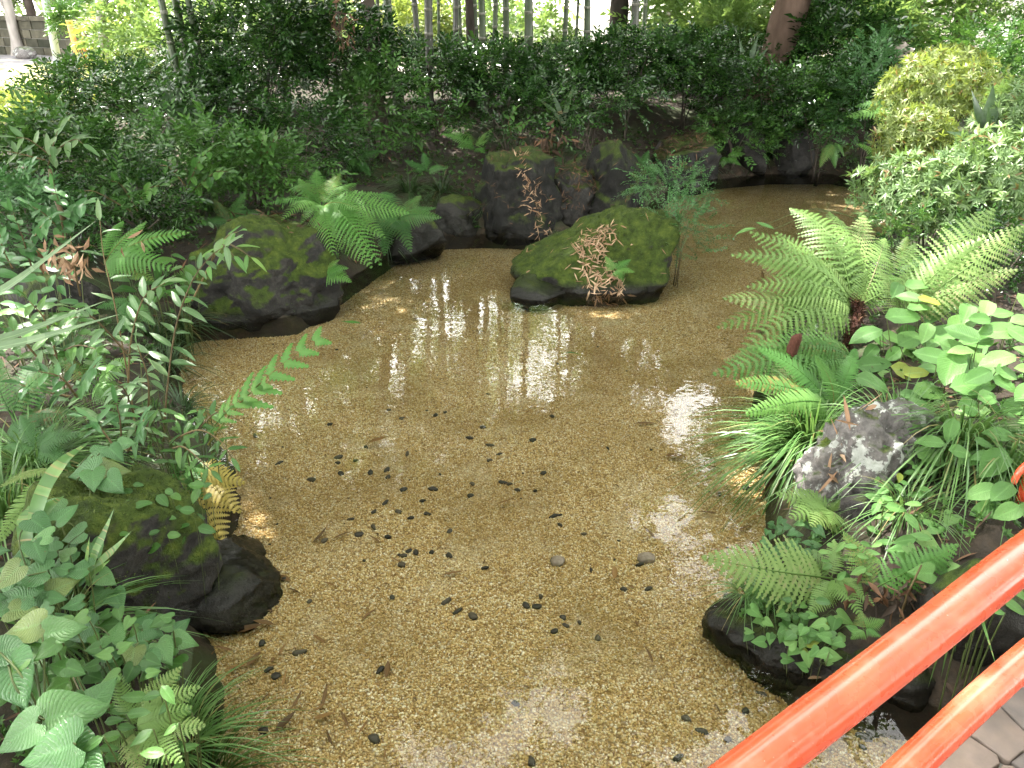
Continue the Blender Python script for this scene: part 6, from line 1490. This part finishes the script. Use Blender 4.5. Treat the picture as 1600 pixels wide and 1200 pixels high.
for i, (px, py) in enumerate(PEB + extra):
    p = G(px, py, BED_Z + .01)
    if sdist(np.array([p.x]), np.array([p.y]))[0] > -.05: continue
    s = (rs.uniform(.032, .050) if i < len(PEB) else rs.uniform(.012, .026))
    o = bpy.data.objects.new('pebble', peb[i % 5]); COL.objects.link(o)
    o.location = (p.x, p.y, bedz_at(p.x, p.y) + .006); o.rotation_euler = (rs.uniform(-.2, .2), rs.uniform(-.2, .2), rs.uniform(0, 6.28)); o.scale = (s * rs.uniform(.8, 1.3), s * rs.uniform(.75, 1.05), s * rs.uniform(.7, 1))
    tag(o, PLAB, 'pebble', 'dark pebbles on the pond bed')
for i, (px, py, s, lab) in enumerate([(872, 878, .075, 'pale brown flat stone bedded in the gravel'), (1010, 872, .085, 'grey mottled stone half buried in the gravel')]):
    p = G(px, py, BED_Z); o = bpy.data.objects.new('stone', rock_mesh('flat stone', (s, s * .8, s * .5), 400 + i, M['lantern'], ncut=6, sub_=3)); COL.objects.link(o)
    o.location = (p.x, p.y, bedz_at(p.x, p.y) + .008); tag(o, lab, 'stone')
# fine brown debris on the bed, thicker along the banks
r3 = np.random.RandomState(31); n3 = 9000
x3, y3 = r3.uniform(-3, 3.4, n3), 1.2 + 8 * r3.rand(n3) ** 1.2; d3 = sdist(x3, y3)
k3 = (d3 < -.03) & (r3.rand(n3) < np.clip(.10 + .9 * np.exp(d3 / .22), 0, 1)) & (np.abs(x3) < y3 * .75 + .8); x3, y3 = x3[k3], y3[k3]; m3 = len(x3)
a3 = r3.uniform(0, 6.28, m3)
tt = scatter([TDn, TD, TOVn], np.stack([x3, y3, BED_Z + .012 * np.sin(x3 * 2.1) * np.sin(y3 * 1.7) + .007], -1), frames(np.stack([np.cos(a3), np.sin(a3), r3.uniform(-.05, .15, m3)], -1), np.stack([r3.normal(0, .3, m3), r3.normal(0, .3, m3), np.ones(m3)], -1)), r3.uniform(.008, .040, m3) * r3.uniform(.5, 1, m3), r3.rand(m3))
tag(put('bed_debris', tt.mesh('bed debris', M['sunk']), kind='stuff'), 'fine brown leaf debris settled on the gravel under water', 'debris')
SUNK = [(455, 908, 34, 160), (500, 1112, 60, 80), (470, 930, 30, 150), (525, 920, 30, 150), (370, 990, 42, 5), (365, 1018, 40, 160), (340, 990, 26, 80), (350, 1050, 44, 30), (385, 1045, 40, 60), (435, 1030, 36, 80), (440, 1075, 40, 85), (455, 1110, 44, 70),
        (430, 1145, 50, 50), (480, 1120, 40, 30), (510, 1010, 44, 140), (565, 970, 34, 60), (490, 1125, 40, 10), (545, 1138, 46, 120), (560, 1150, 34, 60), (520, 1170, 44, 120), (603, 1060, 40, 85), (600, 1190, 26, 90), (775, 790, 34, 10), (990, 665, 40, 15), (1070, 718, 34, 160),
        (1130, 735, 34, 150), (1125, 680, 30, 20), (1120, 805, 30, 165), (1140, 690, 34, 40), (1160, 815, 44, 20), (1155, 830, 34, 50), (1025, 845, 36, 110), (960, 908, 30, 80), (1020, 1040, 38, 95), (1125, 1120, 26, 100), (995, 1182, 26, 5), (1195, 1040, 34, 40), (1175, 900, 30, 60),
        (1290, 1175, 44, 50), (1325, 1170, 40, 110), (1310, 1150, 30, 30), (488, 850, 40, 60), (520, 845, 34, 45), (595, 852, 28, 130), (575, 695, 34, 10), (690, 900, 36, 20), (625, 880, 20, 140), (400, 960, 30, 20), (430, 980, 36, 170), (320, 1040, 30, 60), (640, 500, 30, 20), (760, 520, 24, 160), (850, 470, 22, 40), (1170, 470, 40, 50), (1190, 440, 36, 70), (1210, 410, 40, 150), (1180, 520, 34, 30)]
SL = 'brown leaf lying sunken on the pond gravel'
for i, (px, py, sz, ang) in enumerate(SUNK):
    p = G(px, py, BED_Z + .016); s = sz * mpp(p) * (.95 if py < 1000 else .8)
    d = scr_dir(ang); d = Vector((d.x, d.y * 2.0 if abs(d.y) > 0 else 0, 0)).normalized()
    o = put('sunken_leaf', leaf_mesh('drywide' if i % 4 == 0 else 'dry', 'sunk', rs.randrange(9)), None, Mframe(p + Vector((0, 0, .004 + .003 * (i % 5))), (d.x, d.y, rs.uniform(-.05, .08)), (rs.uniform(-.15, .15), rs.uniform(-.15, .15), 1), s))
    tag(o, SL, 'leaf', 'brown leaves sunk on the pond bed')
for px, py, sz, ang, mat, lab in [(1398, 1085, 36, 165, 'ferngold', 'yellow fallen leaf afloat in the shade between the red rails'), (1434, 1098, 40, 130, 'mid', 'green fallen leaf afloat between the red rails'), (1468, 1094, 34, 20, 'lance', 'grey green fallen leaf afloat beside the green one'),
                                  (1262, 1062, 26, 20, 'dry', 'orange brown curled leaf afloat beside the red top rail'), (1440, 1068, 24, 20, 'lance', 'pale olive leaf afloat nearest the grass stems'), (885, 552, 22, 10, 'mid', 'small green leaf afloat on the clear water'), (565, 506, 34, 170, 'fern', 'green leaf spray afloat near the mossy boulder')]:
    p = G(px, py, .004); s = sz * mpp(p); d = scr_dir(ang); d = Vector((d.x, d.y * 1.6, 0)).normalized()
    tag(put('floating_leaf', leaf_mesh('lance', mat, rs.randrange(4)), None, Mframe(p + Vector((0, 0, .004)), d, (rs.uniform(-.1, .1), rs.uniform(-.1, .1), 1), s)), lab, 'leaf')
